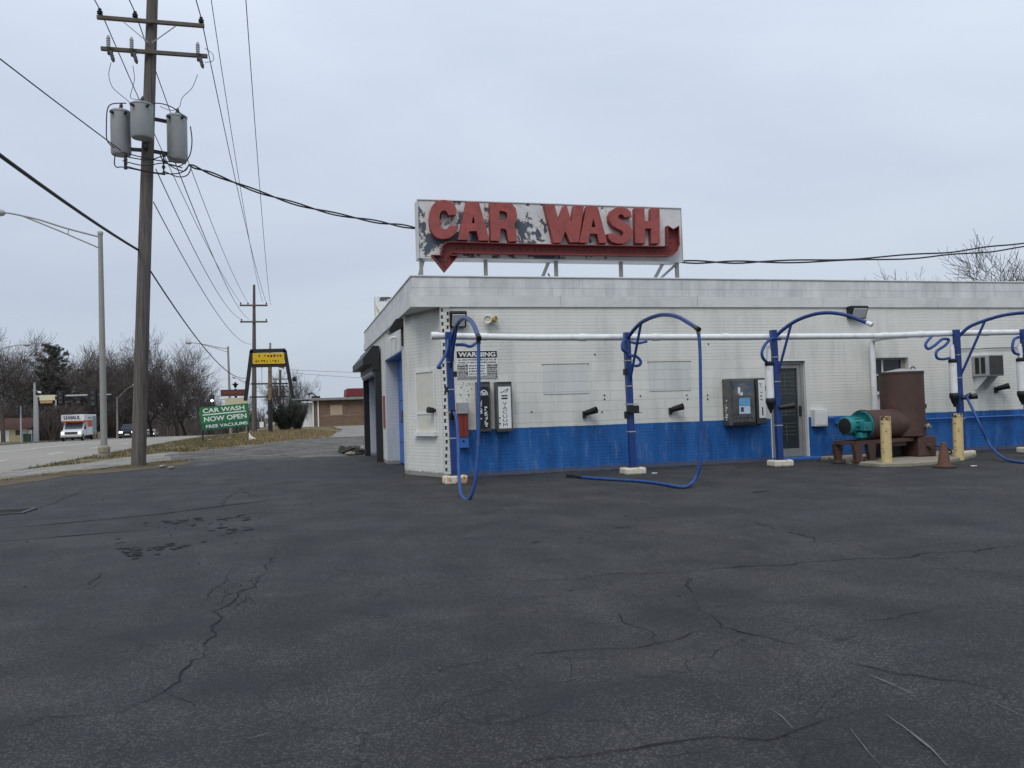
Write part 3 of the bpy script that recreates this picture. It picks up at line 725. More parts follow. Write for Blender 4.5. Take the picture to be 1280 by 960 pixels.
cbox(wf, u0, u0+.05, z0, z1, .002, .03); cbox(wf, u1-.03, u1, z0, z1, .002, .03); cbox(wf, u0+.05, u1-.03, z1-.05, z1, .002, .03); cbox(wf, u0+.05, u1-.03, z0+.36, z0+.40, .002, .025)
win = wf.build('boarded_window', m_white, bld)
cbox(MB(), u0+.05, u1-.03, z0+.0, z1-.05, .001, .012).build('board', m_cream, win)
cbox(MB(), u0-.04, u1+.04, z0-.08, z0-.002, .002, .09).build('sill', m_white, win)
# bricked-up windows, a shade greyer than the wall
m_infill = brick_mat('greyer_infill_blocks', 'x', (.615,.62,.615), None, block=(50, 0, 4))
for px0, px1, py0, py1 in ((680,735,455,493), (812,863,452,489)):
    p, q = atT(px0, py1), atT(px1, py0)
    f_ = MB().box(p.x, q.x, .008, .03, p.z, q.z).build('infilled_window', m_infill, bld)
    MB().box(p.x-.02, q.x+.02, .004, .03, q.z+.002, q.z+.018).build('lintel', m_conc, f_)
# glass door with burglar bars behind the pane
lf, rt = DX0+.06, DX1-.10
df = MB()
df.box(DX0+.003, DX0+.07, .10, .17, .06, DZ-.01); df.box(DX1-.075, DX1-.003, .10, .17, .06, DZ-.01); df.box(DX0+.07, DX1-.075, .10, .17, DZ-.08, DZ-.01)
dr = df.build('glass_door', m_alu, bld, bevel=.005)
le = MB(); l0, l1 = DX0+.075, DX1-.08
le.box(l0, l0+.07, .11, .155, .07, DZ-.09); le.box(l1-.075, l1, .11, .155, .07, DZ-.09); le.box(l0+.07, l1-.075, .11, .155, DZ-.16, DZ-.09); le.box(l0+.07, l1-.075, .11, .155, .07, .25)
le.build('door_leaf_frame', m_alu, dr, bevel=.004)
MB().box(l0+.07, l1-.075, .150, .158, .25, DZ-.16).build('pane', m_dglass, dr)
bars = MB()
for k, z in enumerate((.55,.63,.72,.80,.98,1.06,1.45,1.54,1.63,1.72,1.81,1.90)): bars.box(l0+.12, l1-.13, .142, .149, z, z+.012)
m_bar = M('grey_bar', (.10,.105,.10), .5)
for z0_, z1_ in ((.40,.80),(.98,1.06),(1.45,1.9)): MB().box((l0+l1)/2-.006, (l0+l1)/2+.006, .141, .1495, z0_, z1_).build('upright_bar', m_bar, dr)
bars.build('burglar_bars', m_bar, dr)
MB().box(l1-.065, l1-.03, .07, .11, .95, 1.18).build('pull_handle', m_blackm, dr)
MB().box(DX0-.02, DX1+.30, -.12, .10, 0, .065).build('door_step', m_bluedoor, bld, bevel=.01)
MB().box(DX0-.02, DX0+.004, .016, .098, .07, DZ-.004).box(DX1-.004, DX1+.02, .016, .30, .07, DZ-.004).box(DX0-.02, DX1+.02, .016, .098, DZ-.003, DZ+.02).build('door_reveal', m_white, bld)
MB().box(DX0+.01, DX1-.01, .18, .30, .066, DZ-.01).build('door_backing', m_black, dr)
# small paned window
ww = MB()
for a, b, c, d in ((WX0,WX0+.03,WZ0,WZ1),(WX1-.10,WX1,WZ0,WZ1),(WX0+.03,WX1-.1,WZ1-.04,WZ1),(WX0+.03,WX1-.1,WZ0,WZ0+.03)): ww.box(a, b, .14, .19, c, d)
wn = ww.build('paned_window', m_alu, bld)
MB().box(WX0+.03, WX1-.1, .175, .185, WZ0+.03, WZ1-.04).build('pane', m_glass, wn)
mu = MB(); cx = WX0+.34; cz = WZ0+.40
mu.box(cx-.02, cx+.02, .15, .174, WZ0+.03, WZ1-.04); mu.box(WX0+.03, cx-.02, .15, .174, cz-.018, cz+.018); mu.box(cx+.02, WX1-.1, .15, .174, cz-.018, cz+.018)
mu.build('glazing_bars', m_white, wn)
MB().box(WX0-.03, WX1+.03, -.05, .14, WZ0-.06, WZ0-.002).build('sill', m_white, wn, bevel=.006)
# red painted panel on the side wall
MB().box(.005, .022, 5.62, 6.05, .92, 1.75).build('red_panel', M('faded_red_panel', (.22,.06,.05), .6, var=.2), bld)
# foot debris line along the wall
rd = random.Random(3)
fd = MB()
for i in range(230):
    x = rd.uniform(.7, 14); y = -rd.random()**2*.22-.005; r_ = rd.uniform(.006, .028)
    fd.blob((x, y, r_*.4+.002), r_, i, n=5, m=3, sc=(1.4,1,.5))
tag(fd.build('wall_foot_debris', m_dirt), kind='stuff')
gd = MB()
for i in range(420):
    x = rd.uniform(-10, 14); y = rd.uniform(-12, 9); r_ = rd.uniform(.003, .012)
    if x > -.2 and y > -.2: continue
    gd.blob((x, y, r_*.4+.002), r_, i, n=5, m=3, sc=(1.2,1,.7))
tag(gd.build('loose_grit', M('grey_grit', (.075,.07,.062), .9, var=.4, scale=3)), kind='stuff')

# black roller-shutter portal round the far bay
pt = thing('shutter_portal', 'black metal roller shutter housing on black posts at the far side bay', 'roller shutter', (0,6.35,0))
MB().box(-.22, -.02, 6.35, 10.45, 2.46, 3.12).build('housing', m_blackm, pt, bevel=.012)
MB().prism([(-.22,6.37,2.62),(-.46,6.37,2.62),(-.46,6.37,2.80),(-.22,6.37,3.08)], (0,4.06,0)).build('hood', m_blackm, pt)
for y0, y1 in ((6.36,6.54),(10.22,10.44)):
    MB().box(-.15, .015, y0, y1, 0, 2.46).build('guide_post', m_blackm, pt, bevel=.008)
MB().cyl((-.12,6.6,2.42),(-.12,10.2,2.42),.09).build('shutter_roll', m_galv, pt)

# ------------------------------------------------------------------ rooftop sign
TS = .80
sg = thing('rooftop_sign', 'weathered rooftop sign with red raised CAR WASH letters over a long red arrow', 'sign', (.27,TS,ZP))
def onS(px, py, t=TS): p = atT(px, py, t); return (p.x, p.z)
tl, tr, br_, bl = onS(521.3,248.6), onS(850.5,262), onS(853.5,326), onS(525,322)
SX0, SX1, SZ0, SZ1 = (tl[0]+bl[0])/2, (tr[0]+br_[0])/2, (bl[1]+br_[1])/2, (tl[1]+tr[1])/2
MB().box(SX0, SX1, TS, TS+.38, SZ0, SZ1).build('sign_panel', m_peel, sg, bevel=.008)
rim = MB()
rim.box(SX0-.012, SX1+.012, TS-.02, TS+.40, SZ1, SZ1+.018).box(SX0-.012, SX0-.001, TS-.02, TS+.40, SZ0-.01, SZ1).box(SX1+.001, SX1+.012, TS-.02, TS+.40, SZ0-.01, SZ1).box(SX0, SX1, TS-.02, TS+.4, SZ0-.02, SZ0-.001)
rim.build('sign_edging', m_fas, sg)
def l3(pts): return [onS(520+x/7.53, 240+y/7.53, TS-.17) for x, y in pts]
def l4(pts): return [onS(680+x/6.737, 240+y/6.737, TS-.17) for x, y in pts]
LET = [
 [l3([(305,215),(375,212),(382,170),(362,120),(322,86),(262,75),(225,79),(190,92),(158,125),(138,180),(130,235),(131,290),(140,340),(158,385),(185,416),(218,434),(265,440),(318,430),(355,402),(378,360),(384,318),(318,316),(308,336),(285,351),(255,349),(234,332),(223,300),(219,250),(224,205),(238,180),(262,170),(286,177),(300,196)])],
 [l3([(480,90),(590,92),(688,455),(597,455),(575,365),(500,365),(487,450),(400,447)]), l3([(540,210),(560,297),(522,295)])],
 [l3([(700,98),(860,102),(905,115),(938,155),(950,215),(943,270),(915,312),(935,345),(943,395),(948,440),(955,460),(880,465),(868,430),(858,370),(845,346),(820,342),(795,342),(785,458),(708,455)]), l3([(785,175),(830,178),(856,192),(865,225),(857,252),(835,267),(783,265)])],
 [l4([(8,108),(88,110),(122,250),(172,112),(190,112),(232,262),(258,113),(335,116),(292,420),(222,422),(181,322),(140,425),(85,427)])],
 [l4([(365,118),(452,122),(532,425),(470,428),(452,350),(385,350),(365,425),(300,425)]), l4([(416,215),(440,300),(398,298)])],
 [l4([(738,205),(728,165),(700,140),(655,128),(605,133),(570,155),(552,195),(554,240),(575,278),(620,305),(658,325),(674,345),(667,366),(645,376),(620,368),(603,347),(540,352),(548,390),(575,418),(620,433),(670,432),(715,412),(742,375),(746,325),(728,290),(690,262),(645,240),(624,220),(627,196),(645,184),(665,190),(682,212)])],
 [l4([(770,135),(845,138),(848,245),(905,245),(908,138),(972,140),(975,430),(908,432),(905,305),(850,305),(850,430),(775,428)])]]
for ol in LET: shape('letter', ol, .078, m_signred, sg, Matrix.Translation((0,TS-.085,0)) @ FRONT, bevel=.006)
ARR = [onS(x, y, TS-.1) for x, y in [(833.2,283.0),(840.3,287.5),(847,283.3),(847.8,306.8),(844.8,314.2),(840.3,318.7),(834.4,320.2),(780,319.7),(700,318.6),(640,317.8),(565.2,316),(563.2,317.7),(562.5,319.7),(572.5,319.8),(555.6,339.9),(539.3,319.5),(551.2,319.7),(550.8,315.7),(553.2,307.7),(558.5,303.5),(565.2,303),(640,305.2),(700,306.6),(780,308),(828.4,308.6),(832.9,307.5),(833.6,303.8)]]
ar = shape('arrow', [ARR], .018, m_signdk, sg, Matrix.Translation((0,TS-.022,0)) @ FRONT)
rim = MB(); nA = len(ARR)
for i in range(nA):
    a, b = Vector(ARR[i]), Vector(ARR[(i+1)%nA]); d = (b-a).normalized(); nn = Vector((-d.y, d.x))*.008
    rim.prism([(a.x-nn.x-d.x*.004, TS-.17, a.y-nn.y-d.y*.004),(b.x-nn.x+d.x*.004, TS-.17, b.y-nn.y+d.y*.004),(b.x+nn.x+d.x*.004, TS-.17, b.y+nn.y+d.y*.004),(a.x+nn.x-d.x*.004, TS-.17, a.y+nn.y-d.y*.004)], (0,.128,0))
rim.build('arrow_rim', m_signdk, ar)
HP = [(571+i*(828-571)/29, 310.6+i*(314.6-310.6)/29) for i in range(30)]+[(556,314),(553,321),(548,323),(560,323),(555.6,328),(555.6,333),(551,327),(559,327),(838,313),(839,304),(838.5,297),(841,291)]
for px, py in HP:
    p = onS(px, py, TS-.05); MB().cyl((p[0],TS-.043,p[1]), (p[0],TS-.040,p[1]), .019, n=10).build('bulb_socket', m_black, ar)
for px in (526.5, 607, 695, 776, 846):
    x = atT(px, 335, TS+.1).x
    MB().box(x-.035, x+.035, TS+.06, TS+.13, ZF+.22, SZ0-.021).build('support_leg', m_lamp_pole, sg)
for px in (522, 679, 822):
    x = atT(px, 335, TS+.3).x; MB().beam((x,TS+1.5,ZF+.22),(x+.12,TS+.3,SZ0-.02),.055).build('brace', m_galv, sg)
x = atT(846,335,TS+.1).x; MB().beam((x-.01,TS+.16,SZ0-.06),(x-.72,TS+.2,ZP-.15),.05).build('brace', m_galv, sg)
# second sign further back on the roof
p, q = atT(469,370,8.6), atT(505,368,8.6)
s2 = thing('small_roof_sign', 'pale box sign with flaking top edge at the back corner of the flat roof', 'sign', (p.x,8.6,ZP))
MB().box(p.x, p.x+1.5, 8.6, 9.0, ZP+.05, p.z).build('sign_panel', m_white, s2, bevel=.01)
MB().box(p.x+.1, p.x+1.5, 8.585, 8.60, p.z-.14, p.z-.03).build('dark_band', m_peel, s2)
for q_ in (.15, 1.2): MB().box(p.x+q_, p.x+q_+.06, 8.65, 8.71, ZF+.22, ZP+.05).build('support_leg', m_galv, s2)
MB().beam((p.x+.02,8.58,ZP+.5),(p.x+.28,8.58,ZP-.1),.03).build('tie_rod', m_boll, s2)
# a stub of conduit standing on the parapet
a = atT(688,347,.5); st = MB().tube([(a.x,.5,ZF+.2),(a.x,.5,ZP+.06),(a.x-.05,.5,ZP+.15)],.016)
tag(st.build('conduit_stub', m_blackm, loc=(a.x,.5,ZF+.2)), 'short dark pipe stub poking up behind the parapet under the rooftop sign', 'pipe')

# ------------------------------------------------------------------ things fixed to the front wall
def rect(px0, py0, px1, py1, t=0.0):
    p, q = atT(px0, (py0+py1)/2, t), atT(px1, (py0+py1)/2, t); a, b = atT((px0+px1)/2, py0, t), atT((px0+px1)/2, py1, t)
    return p.x, q.x, b.z, a.z
# warning notice
x0, x1, z0, z1 = rect(570.5,438.3,622,472.5)
wg = thing('warning_sign', 'black and white WARNING towing notice on the white brick', 'sign', (x0,0,z0))
MB().box(x0, x1, -.004, .018, z0, z1).build('board', m_signw, wg)
W_, H_ = x1-x0, z1-z0
def wb(a, b, c, d, y=-.0065, mat=m_black, nm='black_panel'): return MB().box(x0+a*W_, x0+b*W_, y, -.004, z0+c*H_, z0+d*H_).build(nm, mat, wg)
hd = wb(.012,.988,.735,.985)
text('lettering', 'WARNING', x0+.05*W_, x0+.95*W_, z0+.775*H_, z0+.945*H_, -.0075, m_signw, hd, .001, .03)
text('lettering', 'ALL UNAUTHORIZED VEHICLES WILL BE', x0+.03*W_, x0+.97*W_, z0+.64*H_, z0+.70*H_, -.006, m_black, wg, .001, .02)
text('lettering', "TOWED AT VEHICLE OWNER'S EXPENSE", x0+.03*W_, x0+.97*W_, z0+.54*H_, z0+.60*H_, -.006, m_black, wg, .001, .02)
rr = random.Random(5)
def scribble(a, b, c, d, rows, mat, parent, y):
    m = MB()
    for r_ in range(rows):
        h = (d-c)/rows; zz = z0+(c+h*(r_+.25))*H_; xx = a+.01
        while xx < b-.03:
            l_ = rr.uniform(.012,.035); m.box(x0+xx*W_, x0+min(xx+l_, b-.01)*W_, y, y+.001, zz, zz+h*.5*H_); xx += l_+rr.uniform(.008,.018)
    m.build('small_print', mat, parent)
for a, b, c, d in ((.02,.27,.30,.50),(.02,.27,.10,.28),(.73,.985,.30,.50),(.73,.985,.10,.28)):
    k = wb(a,b,c,d); scribble(a,b,c,d,3,m_signw,k,-.0075)
scribble(.29,.71,.10,.50,4,m_black,wg,-.0065)
k = wb(.02,.985,.02,.08); scribble(.03,.97,.025,.075,1,m_signw,k,-.0075)
# paint splashes and old screw holes
# two tall narrow vending boxes
def vbox(px0, py0, px1, py1, dep, label, dark):
    x0, x1, z0, z1 = rect(px0, py0, px1, py1, -dep)
    t = thing('vending_box', label, 'vending machine', (x0,0,z0), 'tall narrow vending boxes')
    MB().box(x0, x1, -dep, .018, z0, z1).build('case', m_steel, t, bevel=.008)
    f = MB().box(x0+.035, x1-.03, -dep-.012, -dep, z0+.07, z1-.10).build('front_panel', m_black if dark else m_signw, t, bevel=.003)
    MB().box(x0+.01, x1-.01, -dep-.03, -dep, z0+.01, z0+.05).build('bottom_tray', m_dksteel, t)
    MB().box(x0+.01, x1-.01, -dep-.02, -dep, z1-.025, z1-.005).build('top_rail', m_dksteel, t)
    return t, f, x0, x1, z0, z1, -dep-.0125
t, f, x0, x1, z0, z1, y = vbox(597,477,613.5,540,.17,'tall narrow vending box with black front and white graphics beside the hose','d')
w_ = x1-x0; cx = (x0+x1)/2
m = MB(); arc = [(cx+.075*math.cos(a), y-.002, z1-.27+.10*math.sin(a)) for a in [math.pi*k/12 for k in range(13)]]
m.tube(arc, .010, 5); m.build('white_arc', m_signw, f)
text('lettering', '50', cx-.05, cx+.05, z1-.27, z1-.20, y-.002, m_signw, f, .001, .04)
text('lettering', 'SELF VAC', -.13, .13, 0, .055, 0, m_signw, f, .001, .03, Matrix.Translation((cx-.045, y-.002, z1-.50)) @ Matrix.Rotation(-R(90), 4, 'Y'))
rr = random.Random(11)
zz = z0+.10
while zz < z0+.48:
    MB().tube(smooth_path([(cx+.03+rr.uniform(-.03,.03), y-.002, zz+rr.uniform(-.015,.03)) for _ in range(5)], 4), .008, 4).build('white_swirl', m_signw, f); zz += .045
for q_ in (.25, .40): MB().box(x0+.05, x0+.08, y-.002, y, z0+q_, z0+q_+.02).build('white_dash', m_signw, f)
t, f, x0, x1, z0, z1, y = vbox(621,477,640.5,540,.20,'tall narrow vending box with white front panel, right of the pair',0)
w_ = x1-x0; cx = (x0+x1)/2
m = MB().tube(smooth_path([(cx-.08,y-.001,z1-.21),(cx-.03,y-.001,z1-.20),(cx+.02,y-.001,z1-.17),(cx+.08,y-.001,z1-.145),(cx+.03,y-.001,z1-.22)],5),.006,4)
m.box(cx-.06,cx+.06,y-.002,y,z1-.29,z1-.265).box(cx-.06,cx+.06,y-.002,y,z1-.345,z1-.315); m.build('dark_print', m_black, f)
for i, c in enumerate('VACUUM'): text('lettering', c, cx-.045, cx+.045, z1-.46-i*.083, z1-.40-i*.083, y-.001, m_dksteel, f, .001, 0)
MB().cyl((x0+.05,y-.012,z0+.28),(x0+.05,y,z0+.28),.014).cyl((x0+.05,y-.012,z0+.17),(x0+.05,y,z0+.17),.016).build('lock_knob', m_blackm, t)
# narrow red change machine with a grey hood
x0, x1, z0, z1 = rect(573.5,503,585.5,560,-.12)
t = thing('change_box', 'narrow red wall box with grey hood and blue foot behind the nearest post', 'vending machine', (x0,0,z0))
h_ = z1-z0
MB().box(x0, x1, -.12, .018, z0+.235*h_, z0+.745*h_).build('red_front', m_redpaint, t, bevel=.006)
MB().box(x0-.012, x1+.005, -.16, .018, z0+.75*h_, z1).build('hood', m_galv, t, bevel=.008)
MB().box(x0, x1+.004, -.11, .018, z0, z0+.23*h_).build('foot_panel', m_bluedoor, t, bevel=.005)
MB().cyl(((x0+x1)/2-.01,-.118,z0+.15*h_),((x0+x1)/2-.01,-.11,z0+.15*h_),.022).build('coin_return', m_black, t)
MB().box((x0+x1)/2-.004, (x0+x1)/2+.004, -.124, -.12, z0+.26*h_, z0+.72*h_).build('seam', m_blackm, t)
# stainless bill changer and its narrow neighbour
x0, x1, z0, z1 = rect(914,473,944,532,-.26)
xl = atT(906,500,0).x
t = thing('change_machine', 'large dull steel change cabinet with torn blue stickers left of the glass door', 'change machine', (x0,0,z0))
MB().box(x0-.05, x1, -.26, .018, z0, z1).build('case', m_steel, t, bevel=.012)
dr = MB().box(x0+.03, x1-.02, -.278, -.26, z0+.07, z1-.04).build('door', m_steel, t, bevel=.006)
MB().box(x0+.08, x1-.06, -.281, -.278, z1-.36, z1-.10).build('faded_blue_label', M('faded_blue_sticker', (.08,.115,.15), .6, var=.4, scale=14, col2=(.15,.15,.15), th=(.45,.55), dscale=9), dr)
rr = random.Random(4)
def torn(nm, cx, cz, rx, rz, mat, par, y, seed):
    pts = []
    for k in range(26):
        a = 2*math.pi*k/26; q = 1+.45*mnoise.noise(Vector((math.cos(a)*2.4, math.sin(a)*2.4, seed)))
        pts.append((cx+max(-rx, min(rx, rx*1.35*q*math.cos(a))), y, cz+max(-rz, min(rz, rz*1.35*q*math.sin(a)))))
    return MB().prism(pts, (0,.002,0)).build(nm, mat, par)
mx_ = (x0+x1)/2
torn('blue_sticker', mx_+.02, z0+.50, .13, .085, M('pale_blue_sticker', (.13,.36,.62), .5, var=.15), dr, -.2815, 2.)
st = torn('white_sticker', mx_+.02, z0+.335, .13, .085, M('pale_sticker', (.50,.60,.70), .5, var=.2, scale=20), dr, -.2815, 5.)
torn('dark_mark', mx_-.04, z0+.34, .035, .05, M('navy_mark', (.02,.06,.16), .5), st, -.2832, 8.)
torn('white_scrape', mx_-.10, z0+.74, .030, .07, m_signw, dr, -.2832, 11.); torn('white_scrape', mx_-.05, z0+.67, .035, .035, m_signw, dr, -.2832, 14.)
sl = MB()
for k in range(5): sl.box(x0+.09+k*.085, x0+.13+k*.085, -.281, -.278, z0+.15, z0+.175)
sl.build('coin_slots', m_black, dr)
MB().box(x0+.03, x1-.03, -.29, -.26, z0+.02, z0+.06).build('payout_tray', m_black, t)
gs = MB(); rr = random.Random(9)
for k in range(9): gs.box(x0-.052, x0-.051, -.20+rr.uniform(0,.1), -.14+rr.uniform(0,.08), z0+.12+k*.05, z0+.15+k*.05)
gs.build('scratched_marks', m_signw, t)
x0, x1, z0, z1 = rect(946.5,472.5,957.5,530,-.20)
t = thing('vending_box', 'narrow dark vending box with white label strip right of the steel cabinet', 'vending machine', (x0,0,z0), 'tall narrow vending boxes')
MB().box(x0-.02, x1, -.20, .018, z0, z1).build('case', m_dksteel, t, bevel=.01)
f = MB().box(x0+.035, x1-.012, -.212, -.20, z0+.13, z1-.04).build('front_panel', m_signw, t, bevel=.003)
m = MB(); rr = random.Random(6)
for zz in (z1-.13, z1-.19, z1-.30, z1-.38, z1-.47): m.tube(smooth_path([(x0+.06+rr.uniform(0,.07),-.213,zz+rr.uniform(-.03,.03)) for _ in range(4)],4),.005,4)
m.box(x0+.10,x0+.13,-.2135,-.212,z0+.18,z0+.36); m.build('dark_print', m_black, f)
MB().box(x1, x1+.03, -.17, -.10, z1-.28, z1-.16).build('latch', m_black, t)
# white meter box and conduit to the right
x0, x1, z0, z1 = rect(1019,511.5,1035,533,-.14)
t = thing('meter_box', 'small plain white metal box on the wall right of the glass door', 'electrical box', (x0,0,z0))
MB().box(x0, x1, -.14, .018, z0, z1).build('case', m_white, t, bevel=.01)
MB().box(x0+.02, x1-.02, -.15, -.14, z0+.03, z1-.05).build('lid', m_white, t, bevel=.006)
cz = atT(1160,524).z
cn_ = MB().tube([(x1,-.04,(z0+z1)/2-.02),(x1+.3,-.04,(z0+z1)/2-.01),(9.3,-.04,cz),(XR-20,-.04,cz+.01)], .022)
tag(cn_.build('blue_conduit', m_bluedoor, loc=(x1,-.04,cz)), 'thin blue painted conduit running level along the blue wall', 'conduit')
# wall packs (floodlights)
def floodlight(px0, py0, px1, py1, label):
    x0, x1, z0, z1 = rect(px0, py0, px1, py1, -.18)
    t = thing('wall_floodlight', label, 'floodlight', (x0,0,z0), 'black wall floodlights')
    h = z1-z0
    MB().prism([(x0,.018,z0+.1*h),(x0,-.10,z0),(x0,-.22,z1-.12*h),(x0,-.19,z1),(x0,.018,z1)], (x1-x0,0,0)).build('housing', m_black, t, bevel=.01)
    a, b = V(x0+.035,-.112,z0+.12*h), V(x0+.035,-.207,z1-.22*h); wv = V(x1-x0-.07,0,0); n = V(0,-.012,-.012)
    MB().hexa([a, a+wv, a+wv+n, a+n, b, b+wv, b+wv+n, b+n]).build('lens', m_lens, t)
    return t
floodlight(563,388.5,583.5,409, 'black boxy floodlight with pale lens above the nearest post')
floodlight(1065,382,1085,398, 'black boxy floodlight with pale lens below the parapet above the far bollards')
# twin security heads
c = atT(614,399.5,-.1)
t = thing('security_lamp', 'small cream twin-headed security lamp above the warning sign', 'lamp', (c.x,0,c.z))
MB().cyl((c.x,.018,c.z),(c.x,-.035,c.z),.06).build('base', m_cream, t)
MB().lathe((c.x-.04,-.05,c.z+.005),(-.5,-1,-.1),[(.03,0),(.065,.03),(.085,.09),(.075,.095),(.05,.07)],16).build('lamp_head', m_cream, t)
MB().lathe((c.x+.035,-.05,c.z-.005),(1,-.9,.15),[(.03,0),(.055,.03),(.07,.09),(.06,.095),(.04,.07)],14).build('lamp_head', M('brass_yellow', (.35,.27,.10), .5), t)
# hose holders: black tubes on the brick
def holder(px, py, label, dx, t0=0.0):
    p = atT(px, py, t0-.12)
    h = thing('hose_holder', label, 'hose holder', (p.x,t0,p.z), 'black hose holders on the wall')
    MB().lathe((p.x-dx,t0-.02,p.z-.03),(dx*2,-.20,.07),[(.032,0),(.055,.02),(.062,.14),(.072,.26),(.060,.262),(.050,.12)],14).build('cup', m_black, h)
    MB().box(p.x-dx-.05, p.x-dx+.01, t0-.04, t0+.02, p.z-.13, p.z+.01).build('bracket', m_black, h)
holder(739.5,514.5,'black tube hose holder below the left bricked-up window',.10)
holder(848,510,'black tube hose holder below the right bricked-up window',.11)
holder(1255,484,'black tube hose holder under the air conditioner',.10)
p = onC(543,513)
h = thing('hose_holder', 'black tube hose holder beside the boarded corner window', 'hose holder', p, 'black hose holders on the wall')
MB().lathe(p-cn*.02+V(.04,0,-.01), cn*.8+V(-.6,-.3,.15), [(.05,0),(.055,.1),(.065,.22),(.052,.222)],14).build('cup', m_black, h)
MB().obox(p+V(.02,-.03,-.06),(.012,0,0),(0,.03,0),(0,0,.06)).build('bracket', m_black, h)
# screw holes and rust specks
sp_ = MB(); rr = random.Random(8)
for px, py in [(756,494),(756,499),(753,515),(859,494),(860,499),(885,494),(885,499),(801,495),(665,515),(744,443),(886,430),(735,455)]:
    p = atT(px, py); sp_.cyl((p.x,.012,p.z),(p.x,.021,p.z),.018,n=7)
for k in range(26):
    p = atT(rr.uniform(574,598), rr.uniform(478,502)); sp_.cyl((p.x,.014,p.z),(p.x,.021,p.z),rr.uniform(.005,.014),n=6)
sp_.build('screw_holes', m_black, bld)
# air conditioner on its bracket
x0, x1, z0, z1 = rect(1216,443.5,1255,470,-.42); x0 = atT(1215,456,0).x-.05
t = thing('air_conditioner', 'grey window air conditioner jutting from the white wall on a bracket', 'air conditioner', (x0,0,z0))
MB().box(x0+.05, x1, -.42, .018, z0, z1).build('case', m_galv, t, bevel=.012)
MB().box(x0+.13, x1-.03, -.428, -.42, z0+.03, z1-.02).build('rear_grille', m_dksteel, t)
sl = MB()
for k in range(2): sl.box(x0+.045, x0+.052, -.38+k*.17, -.26+k*.17, z0+.06, z1-.05)
sl.build('side_vents', m_black, t)
MB().prism([(x0+.12,.018,z0-.005),(x0+.12,-.36,z0-.005),(x0+.12,-.03,z0-.30),(x0+.12,.018,z0-.30)],(.025,0,0)).prism([(x1-.14,.018,z0-.005),(x1-.14,-.36,z0-.005),(x1-.14,-.03,z0-.30),(x1-.14,.018,z0-.30)],(.025,0,0)).build('bracket', m_white, t)
cz = atT(1215,436).z
wr = MB().tube(smooth_path([(atT(1200,438).x,-.02,cz),(x0+.1,-.02,cz+.005),(x1-.3,-.02,cz-.01),(x1+.3,-.02,cz+.012),(x1+3,-.02,cz)],6),.012,6)
tag(wr.build('wall_cable', m_wireg, loc=(x0,-.02,cz)), 'thin grey cable tacked along the white brick above the air conditioner', 'cable')
# side wall: floodlight and camera under the fascia
p = V(-.02, 1.66, 3.30)
t = thing('wall_floodlight', 'black tilted floodlight tucked under the fascia round the corner', 'floodlight', (0,1.7,3.1), 'black wall floodlights')
MB().prism([(.018,1.5,3.30),(-.13,1.5,3.29),(-.30,1.5,3.05),(-.24,1.5,2.98),(.018,1.5,3.12)],(0,.42,0)).build('housing', m_black, t)
MB().prism([(-.235,1.54,2.975),(-.30,1.54,3.045),(-.31,1.54,3.035),(-.245,1.54,2.965)],(0,.34,0)).build('lens', m_lens, t)
MB().box(-.02, .018, 1.56, 1.66, 2.72, 3.12).build('wall_plate', m_black, t)
t = thing('security_camera', 'small white security camera on the side wall beside the floodlight', 'camera', (0,2.9,3.0))
MB().cyl((.018,2.9,3.02),(-.06,2.9,3.02),.03).build('mount', m_white, t)
MB().cyl((-.08,2.98,3.0),(-.16,2.72,2.96),.045).build('camera_body', m_white, t)

# ------------------------------------------------------------------ vacuum islands
TP = -1.30
ZPIPE = atT(720,421,TP+.09).z
mp_ = thing('vacuum_pipe', 'long white plastic pipe carried level along the blue posts', 'pipe', (atT(541,420,TP+.1).x, TP+.1, ZPIPE))
PX0 = atT(541,420,TP+.1).x
pz = lambda px, py: atT(px, py, TP+.1).z
pa = [(PX0, pz(541,419.8)), (atT(660,421,TP+.1).x, pz(660,422)), (atT(914,421,TP+.1).x, pz(914,421.3)), (atT(1097,421,TP+.1).x, pz(1097,420)), (atT(1187,417,TP+.1).x, pz(1187,416.8)), (atT(1275,415,TP+.1).x, pz(1275,415.2)), (20, pz(1275,415.2)+.03)]
MB().tube([(x, TP+.1, z) for x, z in pa], .062, 14).build('main_pipe', m_pipe, mp_)
cp = MB()
cp.tube([(PX0-.03,TP+.1,pa[0][1]),(PX0+.10,TP+.1,pa[0][1])], .072, 14); cp.build('end_cap', m_pipe, mp_)
for px, py in ((604,420.9),(728,421.8),(820,421.6),(906,421.2),(1106,419.6),(1150,418),(1232,416)):
    x = atT(px, py, TP+.1).x; z = pz(px, py); MB().tube([(x-.07,TP+.1,z),(x+.07,TP+.1,z)], .071, 14).build('coupling', m_pipe, mp_)
p = atT(1090,428,-.10)
MB().tube(smooth_path([(p.x,TP+.1,pz(1097,420)),(p.x,TP+.4,p.z+.07),(p.x,-.25,p.z+.07),(p.x,-.12,p.z+.02),(p.x,-.10,p.z-.15)],5)+[V(p.x,-.10,.1)], .060, 12).build('downpipe', m_pipe, mp_)

